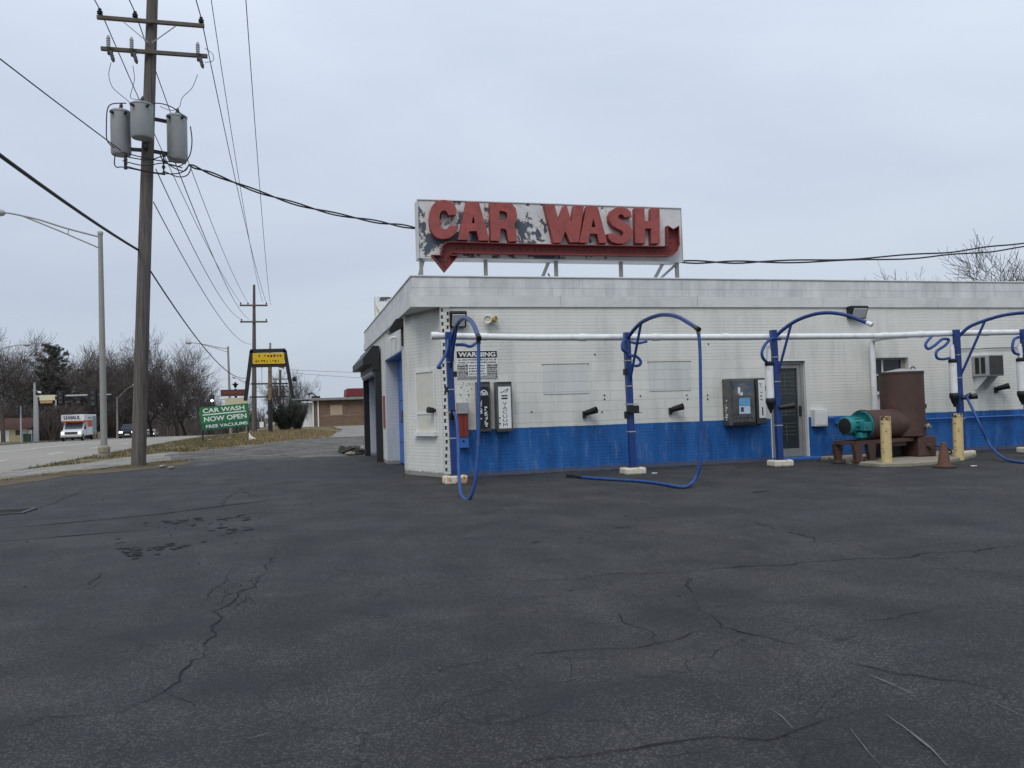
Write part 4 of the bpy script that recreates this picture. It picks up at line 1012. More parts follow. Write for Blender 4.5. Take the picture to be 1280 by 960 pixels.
def arm_path(pts, t0, t1):
    n = len(pts); xa, xb = pts[0][0], pts[-1][0]; out = []
    for i, (px, py) in enumerate(pts):
        k = i/(n-1) if abs(xb-xa) < 20 else (px-xa)/(xb-xa)
        out.append(atT(px, py, t0+(t1-t0)*k))
    return smooth_path(out, 6)
def station(pxt, pyt, pxb, pyb, label, block_mat=None, block=(.215,.16,.13)):
    top = atT(pxt, pyt, TP); bs = atT(pxb, pyb, TP)
    s = thing('vacuum_post', label, 'vacuum station', (bs.x, TP, 0), 'blue vacuum posts along the wall')
    lean = V(top.x-bs.x, 0, top.z)
    zb = block[2]; n = lean.normalized(); a = V(bs.x, TP, 0)+n*zb; b = V(bs.x, TP, 0)+lean
    MB().beam(a, b, .115, .115, (0,1,0)).build('post', m_navy, s, bevel=.008)
    MB().obox((bs.x, TP, zb+.008), (.10,0,0), (0,.09,0), (0,0,.008)).build('foot_plate', m_rust, s)
    bk = MB().box(bs.x-block[0], bs.x+block[0], TP-block[1], TP+block[1], 0, zb).build('base_block', block_mat or m_block, s, bevel=.03, seg=2)
    for f in (.30, .62, .80):
        c = V(bs.x, TP, 0)+lean*f; MB().obox(c, (.066,0,0), (0,.066,0), (0,0,.010)).build('band', m_galv, s)
    return s, V(bs.x, TP, 0), lean
def arm(s, base, lean, pts, t1, brace, endmat):
    P = arm_path(pts, TP, t1)
    MB().tube(P, .036, 10).build('arm', m_navy, s)
    j = min(range(len(P)), key=lambda i: (P[i]-atT(brace[0], brace[1], P[i].y)).length)
    MB().tube([P[j], base+lean*brace[2]], .026, 8).build('arm_brace', m_navy, s)
    d = (P[-1]-P[-2]).normalized()
    MB().tube([P[-1]-d*.04, P[-1]+d*.07], .042, 10).build('arm_end', endmat, s)
    return P
def canister(s, base, lean, dx=-.15):
    def at(f): return base+lean*f+V(dx, -.02, 0)
    c = at(.62); top = 1.0; x, y = c.x, c.y
    z = lambda f: lean.z*f
    MB().lathe((x,y,z(.77)),(0,0,1),[(.05,0),(.05,.22),(.042,.23),(.042,.30)],16).build('inlet_pipe', m_pipe, s)
    MB().lathe((x,y,z(.735)),(0,0,1),[(.075,0),(.085,.02),(.085,.07),(.06,.09)],16).build('collar', m_black, s)
    MB().lathe((x,y,z(.50)),(0,0,1),[(.078,0),(.078,.64)],18).build('filter_can', m_pipe, s)
    MB().lathe((x,y,z(.42)),(0,0,1),[(.02,-.08),(.03,-.03),(.05,0),(.08,.10),(.095,.12),(.095,.20),(.08,.22)],16).build('dust_cup', m_black, s)
    MB().obox((x+.08,y+.02,z(.66)),(.07,0,0),(0,.012,0),(0,0,.015)).obox((x+.08,y+.02,z(.53)),(.07,0,0),(0,.012,0),(0,0,.015)).build('clamp', m_galv, s)
S1, b1, l1 = station(560.3,415,568.5,593, 'blue post nearest the building corner with rust-streaked base block and looped hose', m_blockrust, (.215,.13,.15))
A1 = arm(S1, b1, l1, [(565,452),(566,425),(571,407),(579,398),(586,399),(592,406),(598,421)], -3.9, (570.5,408,.74), m_black)
S2, b2, l2 = station(783.2,415.5,791.2,591, 'blue post between the bricked-up windows with its hose lying on the asphalt')
A2 = arm(S2, b2, l2, [(783.5,424),(793,411.5),(803.5,402),(820,395),(833.5,393.6),(847,396),(860.5,403.3),(871.5,410.5)], -3.9, (801,404,.62), m_black)
S3, b3, l3_ = station(966.3,412.5,975.2,578, 'blue post in front of the glass door with white filter can and bare arm')
A3 = arm(S3, b3, l3_, [(970,420),(982,409.5),(997,400),(1015,393.5),(1030,391),(1045,391.5),(1062,395),(1075,400),(1086,404.5)], -2.9, (990.5,404,.62), m_pipe)
S4, b4, l4_ = station(1195,412,1203,568.5, 'blue post behind a cream bollard with hose sagging to the right')
A4 = arm(S4, b4, l4_, [(1199,420),(1211,409),(1228,401.7),(1250,395),(1266,392.3),(1280,391),(1298,392),(1313,396),(1328,404)], -2.9, (1231,403,.60), m_black)
S5, b5, l5 = station(1279,411.5,1287.5,565, 'rightmost blue post, half cut off by the photo edge')
for s, b, l in ((S3,b3,l3_),(S4,b4,l4_),(S5,b5,l5)): canister(s, b, l)
# blocky clamp gear on the second post and the holders on posts
def gear(s, base, lean, f, w=.10):
    c = base+lean*f
    m = MB().obox(c+V(.03,-.09,.0),(w,0,0),(0,.05,0),(0,0,.075)).obox(c+V(-.09,-.03,-.10),(.035,0,0),(0,.04,0),(0,0,.07)); m.build('hose_bracket', m_black, s, bevel=.008)
    MB().obox(c+V(0,-.07,.10),(w*1.1,0,0),(0,.06,0),(0,0,.012)).cyl(c+V(.12,-.10,-.05),c+V(.20,-.12,-.06),.012,n=8).build('bracket_plate', m_galv, s)
gear(S2, b2, l2, .455)
def cups(s, base, lean, f, dx):
    c = base+lean*f+V(0,-.06,0)
    MB().lathe(c, (dx,-.12,.03), [(.035,0),(.05,.06),(.058,.24),(.066,.30),(.05,.302)],14).build('nozzle_cup', m_black, s)
cups(S3, b3, l3_, .43, .25); cups(S4, b4, l4_, .46, .25); cups(S5, b5, l5, .46, .25)
for f, dx in ((.86,-.085),(.62,-.08),(.72,.085)):
    c = b1+l1*f; MB().obox(c+V(dx,-.02,0),(.03,0,0),(0,.045,0),(0,0,.05)).build('clamp', m_black, S1)
c = b2+l2*.72; MB().obox(c+V(-.07,-.02,0),(.03,0,0),(0,.045,0),(0,0,.06)).build('clamp', m_black, S2)
c = b1+l1*.47; MB().obox(c+V(.02,-.08,0),(.15,0,0),(0,.05,0),(0,0,.012)).build('bracket_plate', m_galv, S1)
# hoses
def hose(name, label, P, r=.024, k=6, fit0=None, parent=None, cat='hose'):
    P = smooth_path(P, k)
    t = thing(name, label, cat, P[len(P)//2], 'blue vacuum hoses'); MB().tube(P, r, 10).build('hose_tube', m_hose, t)
    return t, P
e = A1[-1]
t1_, P1 = hose('vacuum_hose', 'blue hose hanging in a long narrow loop from the nearest post arm', [e+V(0,0,-.02), atT(598.3,440,-3.92), atT(598.5,500,-4.0), atT(597.5,560,-4.1), atT(594,600,-4.15), atT(588.5,621,-4.1), atT(582,624.5,-3.9), atT(576,616,-3.5), atT(573.5,590,-2.9), atT(572.3,545,-2.2), atT(570.5,524,-1.75), atT(566.5,514,-1.5)], .026)
MB().tube([P1[0]+V(0,0,.05), P1[0]+V(0,0,-.09)], .034, 10).build('cuff', m_black, t1_)
MB().tube([P1[-1]+V(.0,-.02,.03), P1[-1]+V(-.02,.06,-.14)], .045, 10).build('nozzle', m_black, t1_)
e = A2[-1]
t2_, P2 = hose('vacuum_hose', 'blue hose dropping from the second post arm and trailing flat across the asphalt', [e+V(.02,0,-.03), atT(875,440,-3.95), atT(876,500,-4.0), atT(876.5,545,-4.02), atT(875,580,-4.05), G(868,600,.10), G(858,608,.035), G(845,608,.028), G(825,604.5,.026), G(800,601.5,.026), G(770,599.5,.026), G(745,598,.026), G(728,596.5,.026)], .026)
MB().tube([P2[0]+V(-.03,0,.07), P2[0]+V(.01,0,-.07)], .036, 10).build('cuff', m_chrome, t2_)
d = (P2[-1]-P2[-4]).normalized(); sd2 = V(0,0,1).cross(d)
MB().tube([P2[-1], P2[-1]+d*.22], [.03,.034], 10).hexa([P2[-1]+d*.2+sd2*.03+V(0,0,-.022), P2[-1]+d*.2-sd2*.03+V(0,0,-.022), P2[-1]+d*.40-sd2*.09+V(0,0,-.022), P2[-1]+d*.40+sd2*.09+V(0,0,-.022), P2[-1]+d*.2+sd2*.03+V(0,0,.03), P2[-1]+d*.2-sd2*.03+V(0,0,.03), P2[-1]+d*.40-sd2*.09+V(0,0,.04), P2[-1]+d*.40+sd2*.09+V(0,0,.04)]).build('nozzle', m_black, t2_)
e = A4[-1]
t4_, P4 = hose('vacuum_hose', 'blue hose sagging from the holder on the post behind the far bollard to the ground', [b4+l4_*.46+V(.10,-.16,.06), atT(1209,497,-1.55), atT(1215,510,-1.7), atT(1226,533,-1.9), atT(1237,556,-2.0), G(1252,571,.08), G(1266,576.5,.026), G(1280,577.8,.026), G(1305,576,.026), e+V(.10,-.1,-2.2), e+V(.08,-.02,-1.4), e+V(0.02,0,-.03)], .026)
MB().tube([P4[0]+V(-.02,.05,-.02), P4[0]+V(.03,-.03,.01)], .04, 10).build('nozzle', m_black, t4_)
# short flexible links between pipe, filter and arm
def link_hose(s, P, r=.026): MB().tube(smooth_path(P, 6), r, 9).build('link_hose', m_hose, s)
link_hose(S1, [atT(571,431,TP-.05), atT(580,431,TP-.4), atT(588,433,TP-.4), atT(596,428,TP-.2), atT(598,423,TP+.02)], .028)
link_hose(S1, [atT(560,425,TP-.07), atT(558,440,TP-.15), atT(552,452,TP-.25), atT(547.5,459,TP-.3), atT(551,459.5,TP-.25)], .028)
link_hose(S2, [atT(808,427,TP+.06), atT(797,429,TP-.1), atT(788,427.5,TP-.05)], .026)
link_hose(S2, [atT(787,444,TP-.06), atT(796,446,TP-.15), atT(801,452,TP-.18), atT(799,456.5,TP-.18), atT(793,457.5,TP-.14)], .028)
link_hose(S2, [atT(781,424,TP-.05), atT(778,430,TP-.10), atT(778.5,437,TP-.12), atT(783,440,TP-.06)], .03)
link_hose(S3, [atT(975,424,TP+.02), atT(965,423,TP-.1), atT(957,430,TP-.15), atT(952.5,440,TP-.16), atT(954,448,TP-.14), atT(960,454,TP-.03)], .03)
link_hose(S4, [atT(1164,421,TP+.02), atT(1157,430,TP-.12), atT(1160,436,TP-.15), atT(1168,432,TP-.16), atT(1178,424,TP-.16), atT(1186,425,TP-.14), atT(1181,432,TP-.14), atT(1171,439,TP-.15), atT(1171,447,TP-.15), atT(1178,449,TP-.12), atT(1187,447.5,TP-.04)], .029)
link_hose(S5, [atT(1276,421,TP+.04), atT(1268,424,TP-.1), atT(1265.5,434,TP-.14), atT(1268,441,TP-.12), atT(1274,443,TP-.02)], .03)

# ------------------------------------------------------------------ vacuum producer on its slab
pad = MB()
PADZ = .07
pts = [g2(x, y) for x, y in ((1036,574.5),(1046,578),(1066,581),(1100,583.5),(1140,583),(1180,579.5),(1210,573.5),(1220,570.5))]
pts = pts+[(pts[-1][0]+.1,-.13),(pts[0][0]-.1,-.13)]
pad.prism([(x, y, -.02) for x, y in pts], (0,0,PADZ+.02))
tag(pad.build('concrete_pad', m_conc, bevel=.02), kind='structure')
tb = atT(1131,575,-1.25); TX, TY, TR = tb.x, -1.25, .43
TZ = atT(1131,466,-1.25).z
vt = thing('vacuum_tank', 'rusty brown vertical tank with a teal motor and blower on a steel stand', 'industrial vacuum', (TX,TY,PADZ))
MB().lathe((TX,TY,PADZ+.42),(0,0,1),[(TR-.02,0),(TR,.01),(TR,TZ-PADZ-.44),(TR+.012,TZ-PADZ-.44),(TR+.012,TZ-PADZ-.40),(TR-.02,TZ-PADZ-.41),(.02,TZ-PADZ-.405)],36).build('tank', m_rust, vt)
MB().lathe((TX,TY,TZ-.0),(0,0,1),[(TR-.02,.0),(TR-.022,.018),(.06,.085),(.01,.09)],32).build('lid', m_galv, vt)
MB().box(TX+.02, TX+.45, TY-.40, TY+.36, PADZ, PADZ+.42).build('tank_base', m_rust, vt, bevel=.02)
MB().tube([(TX+.22+.05*math.cos(a), TY-.1, TZ+.07+.05*math.sin(a)) for a in [math.pi*k/8 for k in range(9)]], .012, 7).build('lifting_eye', m_blackm, vt)
for z in (.65,.98): MB().box(TX+TR-.01, TX+TR+.035, TY-.16, TY-.08, PADZ+z, PADZ+z+.10).build('hinge', m_rust, vt)
MB().lathe((TX+.22,TY-TR+.07,PADZ+.62),(.25,-1,0),[(.04,0),(.04,.06),(.06,.07),(.06,.09),(.03,.10),(.03,.13)],14).build('valve', m_chrome, vt)
MB().lathe((TX+.24,TY-.40,PADZ+.22),(.3,-1,0),[(.05,0),(.05,.06),(.065,.06),(.065,.10)],12).build('drain', m_rust, vt)
MB().tube(smooth_path([(TX+.34,TY-.48,PADZ+.22),(TX+.6,TY-.55,PADZ+.14),(TX+.9,TY-.3,PADZ+.03),(TX+1.1,TY+.2,PADZ+.02)],6),.018,7).build('drain_hose', m_black, vt)
ax = V(-.975,-.22,0).normalized(); BZ = atT(1085,531,-1.45).z
C0 = V(TX, TY-.05, BZ)
bo = MB().lathe(C0, ax, [(.30,.1),(.30,1.24),(.315,1.24),(.315,1.28),(.28,1.29)],32).build('blower_casing', m_rust, vt)
MB().lathe(C0+ax*1.292, ax, [(.28,0),(.30,.0),(.30,.035),(.27,.035),(.23,.01),(.12,.0)],28).build('flange', m_teal, vt)
mo = MB().lathe(C0+ax*1.30, ax, [(.13,0),(.150,.06),(.150,.08),(.175,.10),(.175,.38),(.19,.38),(.19,.46),(.165,.48)],24).build('motor', m_teal, vt)
MB().lathe(C0+ax*1.782, ax, [(.155,0),(.155,.006),(.05,.02)],20).build('fan_cover', m_black, mo)
sdv = V(0,0,1).cross(ax).normalized()
for k in range(14):
    a = 2*math.pi*k/14; d = sdv*math.cos(a)+V(0,0,1)*math.sin(a); MB().obox(C0+ax*1.54+d*.182, ax*.12, d*.013, ax.cross(d)*.006).build('cooling_fin', m_teal, mo)
jb = sdv*(1 if sdv.y < 0 else -1)
MB().obox(C0+ax*1.46+jb*.23-V(0,0,.02), ax*.11, jb*.07, V(0,0,.085)).build('terminal_box', m_teal, mo, bevel=.012)
MB().obox(C0+ax*1.50+jb*.13-V(0,0,.19), ax*.10, jb*.09, V(0,0,.055)).build('motor_foot', m_teal, mo, bevel=.012)
MB().obox(C0+ax*.62-V(0,0,.37), ax*.36, sdv*.22, V(0,0,.08)).build('saddle', m_rust, vt, bevel=.01)
tzp = atT(1090,551.5,-1.6).z
for sgn in (-1, 1): MB().beam(C0+ax*.1+sdv*.24*sgn-V(0,0,BZ-tzp), C0+ax*1.80+sdv*.24*sgn-V(0,0,BZ-tzp), .07, .07).build('stand_rail', m_rust, vt)
MB().beam(C0+ax*1.80+sdv*.24-V(0,0,BZ-tzp), C0+ax*1.80-sdv*.24-V(0,0,BZ-tzp), .071).build('stand_rail', m_rust, vt)
for k, (f, sgn) in enumerate(((1.74,-1),(1.36,1),(1.74,1),(.75,-1))):
    c = C0+ax*f+sdv*.24*sgn; a = .055
    m = MB().hexa([V(c.x-a,c.y-a,PADZ+.02),V(c.x+a,c.y-a,PADZ+.02),V(c.x+a,c.y+a,PADZ+.02),V(c.x-a,c.y+a,PADZ+.02),V(c.x-.10,c.y-.05,tzp-.03),V(c.x+.10,c.y-.05,tzp-.03),V(c.x+.10,c.y+.05,tzp-.03),V(c.x-.10,c.y+.05,tzp-.03)])
    m.box(c.x-.11, c.x+.11, c.y-.10, c.y+.10, PADZ, PADZ+.02); m.build('stand_leg', m_rust, vt)
MB().box(TX-.55, TX-.10, TY-.05, TY+.38, PADZ, PADZ+.36).build('belt_guard', m_black, vt, bevel=.02)
# bollards
def bollard(px, pyb, pyt, t, label, zb):
    b = atT(px+1, pyb, t); tp = atT(px-1, pyt, t)
    s = thing('bollard', label, 'bollard', (b.x,t,zb), 'cream painted steel bollards')
    lean = V(tp.x-b.x, 0, 0); h = tp.z-zb
    MB().tube([V(b.x,t,zb), V(tp.x,t,zb+h-.05), V(tp.x,t,zb+h)], [.098,.098,.098], 20).build('tube', m_boll, s)
    MB().lathe((tp.x,t,zb+h-.075),(0,0,1),[(.0995,0),(.0995,.05),(.0993,.077),(.06,.08)],20).build('rusted_top', M('bollard_top', (.50,.40,.20), .7, col2=(.05,.018,.012), th=(.46,.52), dscale=11), s)
bollard(1107.5,578.5,520.5,-2.45,'cream bollard with rusty top standing in front of the brown tank', PADZ)
bollard(1197.5,573,517,-2.05,'cream bollard with rusty top standing in front of the blue post', PADZ*.0)
c = G(1180.5,584.5)
cn2 = thing('traffic_cone', 'small grubby orange cone standing between the two bollards', 'traffic cone', (c.x,c.y,0))
MB().lathe((c.x,c.y,.035),(0,0,1),[(.125,0),(.115,.02),(.045,.42),(.035,.425)],20).build('cone_body', m_cone, cn2)
bs_ = MB(); bs_.prism([(c.x+.21*math.cos(a)*(1 if k%2 else .96), c.y+.21*math.sin(a), 0) for k, a in enumerate([2*math.pi*k/16 for k in range(16)])], (0,0,.035)); bs_.build('cone_base', M('dark_rubber', (.045,.028,.022), .8), cn2, bevel=.008)
#@@REST
# ------------------------------------------------------------------ copies
def dup(root, loc, rotz=0, sc=1., label=None):
    r = root.copy(); COL.objects.link(r); r.location = loc; r.rotation_euler = (0,0,rotz); r.scale = (sc,)*3 if isinstance(sc, (int, float)) else sc
    if label: r['label'] = label
    for ch in root.children:
        c = ch.copy(); COL.objects.link(c); c.parent = r
        for g in ch.children:
            d = g.copy(); COL.objects.link(d); d.parent = c
    return r
def gz(x, y): return Hg(x, y)-.06

# ------------------------------------------------------------------ utility poles and wires
UY = 9.9
ub = G(172.5,584,-.03); UY = ub.y
ut = atT(190.4,0,UY)
up_l = thing('utility_pole', 'tall leaning wooden utility pole with three grey transformers and two crossarms', 'utility pole', (ub.x,UY,ub.z-.05))
top = ub+(ut-ub)*1.14
MB().tube([ub-V(0,0,.3), ub+(top-ub)*.3, ub+(top-ub)*.65, top], [.205,.190,.170,.150], 16).build('shaft', m_polewood, up_l)
def onpole(py):
    best = min(range(0, 1001), key=lambda i: abs(atT(181, py, UY).z-(ub+(top-ub)*(i/1000)).z)); return ub+(top-ub)*(best/1000)
def xarm(pl, pr, parent, y, ins, mat=m_wood, h=.11):
    a, b = atT(pl[0], pl[1], y), atT(pr[0], pr[1], y); z = (a.z+b.z)/2
    arm = MB().box(a.x, b.x, y-.05, y+.05, z-h/2, z+h/2).build('crossarm', mat, parent, bevel=.008)
    out = []
    for px in ins:
        x = atT(px, (pl[1]+pr[1])/2, y).x
        MB().lathe((x,y,z+h/2), (0,0,1), [(.02,0),(.03,.03),(.085,.05),(.06,.09),(.085,.11),(.05,.15),(.05,.20),(.03,.21)], 10).build('insulator', m_black, arm)
        out.append(V(x, y, z+h/2+.19))
    return arm, out, (a, b, z)
YA = UY-.24
a1, in1, e1 = xarm((121,18),(255.5,36), up_l, YA, (125,169,251.5))
a2, in2, e2 = xarm((126,57),(259.5,74), up_l, YA, ())
a0, in0, e0 = xarm((128,-66),(258,-48), up_l, YA, (131,172,225,255))
c1 = onpole(44); k = MB()
for sx in (-1, 1): k.beam((c1.x+.05*sx, YA+.02, e1[2]-.62), (c1.x+.72*sx, YA+.0, e1[2]-.06), .05, .012)
k.build('arm_brace', m_galv, up_l)
for px in (136, 165, 247.5):
    x = atT(px, 66, YA-.1).x; z = e2[2]
    f = MB().lathe((x,YA-.14,z-.02),(0,0,1),[(.03,0),(.06,.03),(.045,.06),(.06,.09),(.045,.12),(.06,.15),(.045,.18),(.06,.21),(.045,.24),(.06,.27),(.03,.36)],10).build('fuse_insulator', m_tran, up_l)
    MB().box(x-.03, x+.03, YA-.17, YA-.05, z-.20, z+.05).build('fuse_bracket', m_black, f)
    MB().lathe((x+.06,YA-.16,z-.12),(.25,0,-1),[(.04,0),(.06,.05),(.045,.10),(.06,.14),(.045,.19),(.06,.23),(.03,.32)],9).build('cutout', m_dksteel, f)
def transformer(px, py0, py1, off, rpx):
    t0, t1 = atT(px, py0, UY+off), atT(px, py1, UY+off); r = rpx*((UY+off-CAM.y)/FOC)*.95
    x = (t0.x+t1.x)/2; y = UY+off; zb, zt = t1.z, t0.z; h = zt-zb
    o = MB().lathe((x,y,zb),(0,0,1),[(r*.9,0),(r,.05),(r,h*.93),(r*1.04,h*.93),(r*1.04,h*.965),(r*.9,h*.99),(r*.3,h)],22).build('transformer', m_tran, up_l)
    MB().lathe((x,y,zt-.02),(.15,0,1),[(.05,0),(.06,.04),(.04,.07),(.06,.10),(.04,.13),(.055,.16),(.02,.24)],10).build('bushing', m_dksteel, o)
    for s_ in (-1, 1): MB().cyl((x+s_*r*.55,y-r*.75,zt-.16),(x+s_*r*.75,y-r*1.15,zt-.15),.04,n=8).build('terminal', m_black, o)
    return V(x,y,zt), r, zb
tfm = [transformer(151,138,194,-.05,11.6), transformer(177.5,129.5,173,-.50,13.2), transformer(221.5,144,201,.25,12)]
pc = onpole(165)
br = MB()
for z in (pc.z+.42, pc.z-.55):
    for (c, r, zb) in tfm:
        br.beam((pc.x, UY, z), (c.x-(c.x-pc.x)*.3, c.y, z), .06, .10)
br.build('mounting_bracket', m_black, up_l)
rr = random.Random(2)
jw = MB()
def pol(pts, y=None): return [atT(px, py, (UY-.35 if y is None else y)+.04*i) for i, (px, py) in enumerate(pts)]
for pts in ([(139,78),(136,93),(140,108),(150,118),(160,126),(163,132)], [(166,82),(168,100),(163,120),(168,124),(180,124)], [(247,93),(240,110),(228,122),(224,134),(214,138),(200,133)], [(256,60),(266,68),(266,76),(256,78)]):
    jw.tube(smooth_path(pol(pts), 5), .009, 5)
for pts in ([(143,185),(134,176),(133,160),(134,138),(140,130),(158,129)], [(144,193),(143,204),(146,209),(155,209),(190,216),(205,218)], [(238,158),(240,175),(238,192),(231,205)], [(184,133),(196,129),(215,134),(233,148)], [(171,134),(172,150),(173,163)],
            [(152,190),(175,196),(200,201),(222,203),(232,205)], [(153,201),(180,207),(205,204),(228,210)], [(155,207),(178,213),(205,217),(226,216),(236,207)], [(200,193),(206,203),(222,208),(232,203)], [(204,198),(214,208),(230,214),(236,206)], [(158,196),(185,200),(206,195),(220,200)], [(205,214),(222,221),(234,219),(239,210)]):
    jw.tube(smooth_path(pol(pts, UY-.45), 5), .017, 5)
jw.build('jumper_wires', m_wire, up_l)
sp2 = MB()
for px, ya, yb in ((157,194,210),(204.5,193,217)):
    a, b = atT(px, ya, UY-.45), atT(px, yb, UY-.45); sp2.cyl(a, b, .022, n=7)
    for q in (0,.33,.66,1): p = a.lerp(b, q); sp2.cyl(p-V(0,0,.035), p+V(0,0,.035), .05, n=9)
sp2.build('wire_spacer', m_black, up_l)
# the next pole up the road
py_ = atD(316, 538, 80).y; px_ = atD(316.5, 400, 80*1.0).x
fb = V(px_-.15, py_, gz(px_, py_)); ft = atT(317.6, 356, py_)
fp = thing('utility_pole', 'distant wooden utility pole behind the yellow sign frame with two crossarms', 'utility pole', fb)
MB().tube([fb-V(0,0,.2), fb.lerp(ft,.5), ft], [.27,.20,.12], 10).build('shaft', m_polewood, fp)
fa1, fi1, fe1 = xarm((299.5,382),(334.5,381.5), fp, py_-.2, (301,310,333), h=.16)
fa2, fi2, fe2 = xarm((300,402.5),(334.5,402), fp, py_-.2, (302,333), h=.16)
for (px, d, ty, lab, arms) in ((350.2,165,462,'small far utility pole seen under the yellow sign frame',((341,360,474),(342,359,483))), (354.5,225,482,'smallest far utility pole seen right of the other far pole',((349,361,490),))):
    y = atD(px,500,d).y; b = atT(px-.6,540,y); b.z = gz(b.x,y); t_ = atT(px, ty, y)
    o = thing('utility_pole', lab, 'utility pole', b)
    MB().tube([b, t_], [.28,.22], 8).build('shaft', m_polewood, o)
    for xa, xb, yy in arms: xarm((xa,yy),(xb,yy), o, y-.2, (xa+1, xb-1), h=.2)
def wire(label, A, B, sag, r=.012, mat=None, name='power_line', group='overhead power lines', n=36, cat='wire'):
    A, B = Vector(A), Vector(B); P = []
    for i in range(n+1):
        t = i/n; p = A.lerp(B, t); p.z -= sag*4*t*(1-t); P.append(p)
    o = MB().tube(P, r, 5).build(name, mat or m_wireg, loc=A)
    return tag(o, label, cat, group)
def back(p, dz=0, dx=-.45): return V(p.x+dx, UY-57, p.z+dz)
nm1 = ('left', 'middle', 'right')
for i, p in enumerate(in1):
    wire(f'overhead wire running back over the street from the {nm1[i]} insulator of the upper visible crossarm', back(p), p, .9, .016, m_wire)
    wire(f'overhead wire from the {nm1[i]} insulator of the upper visible crossarm to the far pole', p, fi1[i], .85, .016)
nm0 = ('far left', 'inner left', 'inner right', 'far right')
f0 = [V(fi1[0].x, fi1[0].y, fi1[0].z+.9), V(fi1[1].x, fi1[1].y, fi1[1].z+1.2), V(fi1[1].x+1.2, fi1[1].y, fi1[1].z+1.0), V(fi1[2].x+.4, fi1[2].y, fi1[2].z+.6)]
e_ = []
for px, zt in ((331.0,380),(334.8,381)): e_.append(atT(px, zt, py_-.2))
wire('thin overhead wire passing high on the right of the leaning pole', in0[3]+V(1.1,0,0), e_[1]+V(.25,0,0), 1.5, .016)
wire('thin overhead wire just left of the rightmost high wire', in0[3]+V(.0,0,0), e_[0]+V(-.2,0,.2), 1.3, .014)
p = onpole(252); wire('lower overhead wire leaving the pole below the transformers for the far pole', p+V(.2,0,0), atT(314.5,430,py_-.2), 1.15, .016)
p = onpole(212); wire('overhead wire leaving the pole beside the jumper wires for the lower far crossarm', p+V(.25,-.1,0), fi2[0], .95, .016)
p = onpole(200); wire('overhead wire from the wire rack below the right transformer to the far lower crossarm', p+V(.75,-.1,0), fi2[1]+V(-1.6,0,0), .9, .016)
p = atT(135,157,UY-.1); q = atT(151,188,UY-.45)
wire('single thin dark cable slanting from the top left corner to the left transformer', V(-12.5,-16,10.2), q, .25, .016, m_wire)
p = onpole(313); pl = p+V(-.17,-.05,0)
wire('thick dark communication cable slanting down from the left photo edge to the leaning pole', back(p, .5, -.6), pl, 1.3, .036, m_wire)
p = onpole(338); wire('dark communication cable sagging from the leaning pole towards the yellow sign frame', p+V(.17,0,0), atT(313,470,py_-.2), 1.25, .024, m_wire)
# twisted service drop to the building and beyond
def sdrop(off, ph, label):
    K = [(236,206,UY-.3),(262,216,UY+.1),(330,242,UY+.6),(400,263,UY+.6),(470,277,UY+.1),(521,285.5,UY-.9),(600,302,UY-2),(700,317,UY-3.2),(800,325,UY-4),(870,327.5,UY-4.4),(950,327,UY-4.6),(1050,324,UY-4.8),(1150,318,UY-5),(1220,311,UY-5.1),(1290,301.5,UY-5.1),(1420,278,UY-5.1)]
    P = smooth_path([atT(a, b+(off*(1 if a > 900 else .4)*min(1.3,(a-900)/330) if a > 900 else 0), c) for a, b, c in K], 8)
    P = [q+V(0, .03*math.cos(i*.55+ph), .038*math.sin(i*.55+ph)*(1 if i < 80 else .6)) for i, q in enumerate(P)]
    o = MB().tube(P, .024, 6).build('service_cable', m_wire, loc=P[0]); tag(o, label, 'wire', 'twisted service cables')
sdrop(0, 0, 'twisted black service cable from the transformers passing behind the rooftop sign, upper strand')
sdrop(5, 3.1, 'twisted black service cable behind the rooftop sign, lower strand on the right')
wire('faint far wire crossing level above the brown building roof, upper of two', atD(357,462,150), atD(700,470,150), .3, .03)
wire('faint far wire crossing level above the brown building roof, lower of two', atD(357,465.5,150), atD(700,474,150), .8, .03)

# ------------------------------------------------------------------ street lamps
def street_lamp(pxb, pyb, pxt, pyt, y, tips, label, r=.11, lower=19, base=True):
    t_ = atT(pxt, pyt, y); b = atT(pxb, pyb, y); b.z = min(b.z, gz(b.x, y)) if not base else b.z
    s = thing('street_lamp', label, 'street lamp', b, 'street lamps along the road')
    MB().tube([b, b.lerp(t_,.5), t_], [r*1.12,r,r*.75], 14).build('pole', m_lamp_pole, s)
    if base:
        MB().lathe(b-V(0,0,.02),(0,0,1),[(.24,0),(.24,.16),(.19,.18),(.22,.22),(.22,.42),(.17,.46),(.14,.5)],8,False).build('pole_base', m_conc, s)
    MB().cyl(t_-V(0,0,.03), t_+V(0,0,.07), r*.95, n=12).build('pole_cap', m_galv, s)
    P = smooth_path([atT(a, c, y) for a, c in tips], 5)
    MB().tube(P, r*.30, 8).build('arm', m_lamp_pole, s)
    lo = t_.lerp(b, lower/abs(pyb-pyt)); j = P[int(len(P)*.66)]
    MB().tube([lo, lo.lerp(j,.5)+V(0,0,.02), j], r*.24, 7).build('arm_strut', m_lamp_pole, s)
    mid = lo.lerp(j,.42); up_ = min(P, key=lambda q: abs(q.x-mid.x)); MB().tube([mid, up_], r*.14, 6).build('arm_tie', m_lamp_pole, s)
    e = P[-1]; d = (P[-1]-P[-3]).normalized(); h = r*2.2
    MB().lathe(e-d*.05, d, [(.04,0),(h*.45,.06),(h*.62,.22),(h*.55,.5),(h*.2,.62)], 12).build('lamp_head', m_galv, s)
    MB().cyl(e+d*.2+V(0,0,.08), e+d*.2+V(0,0,.2), .045, n=8).build('photocell', m_dksteel, s)
    return s
lb = G(130.3,572,-.06)
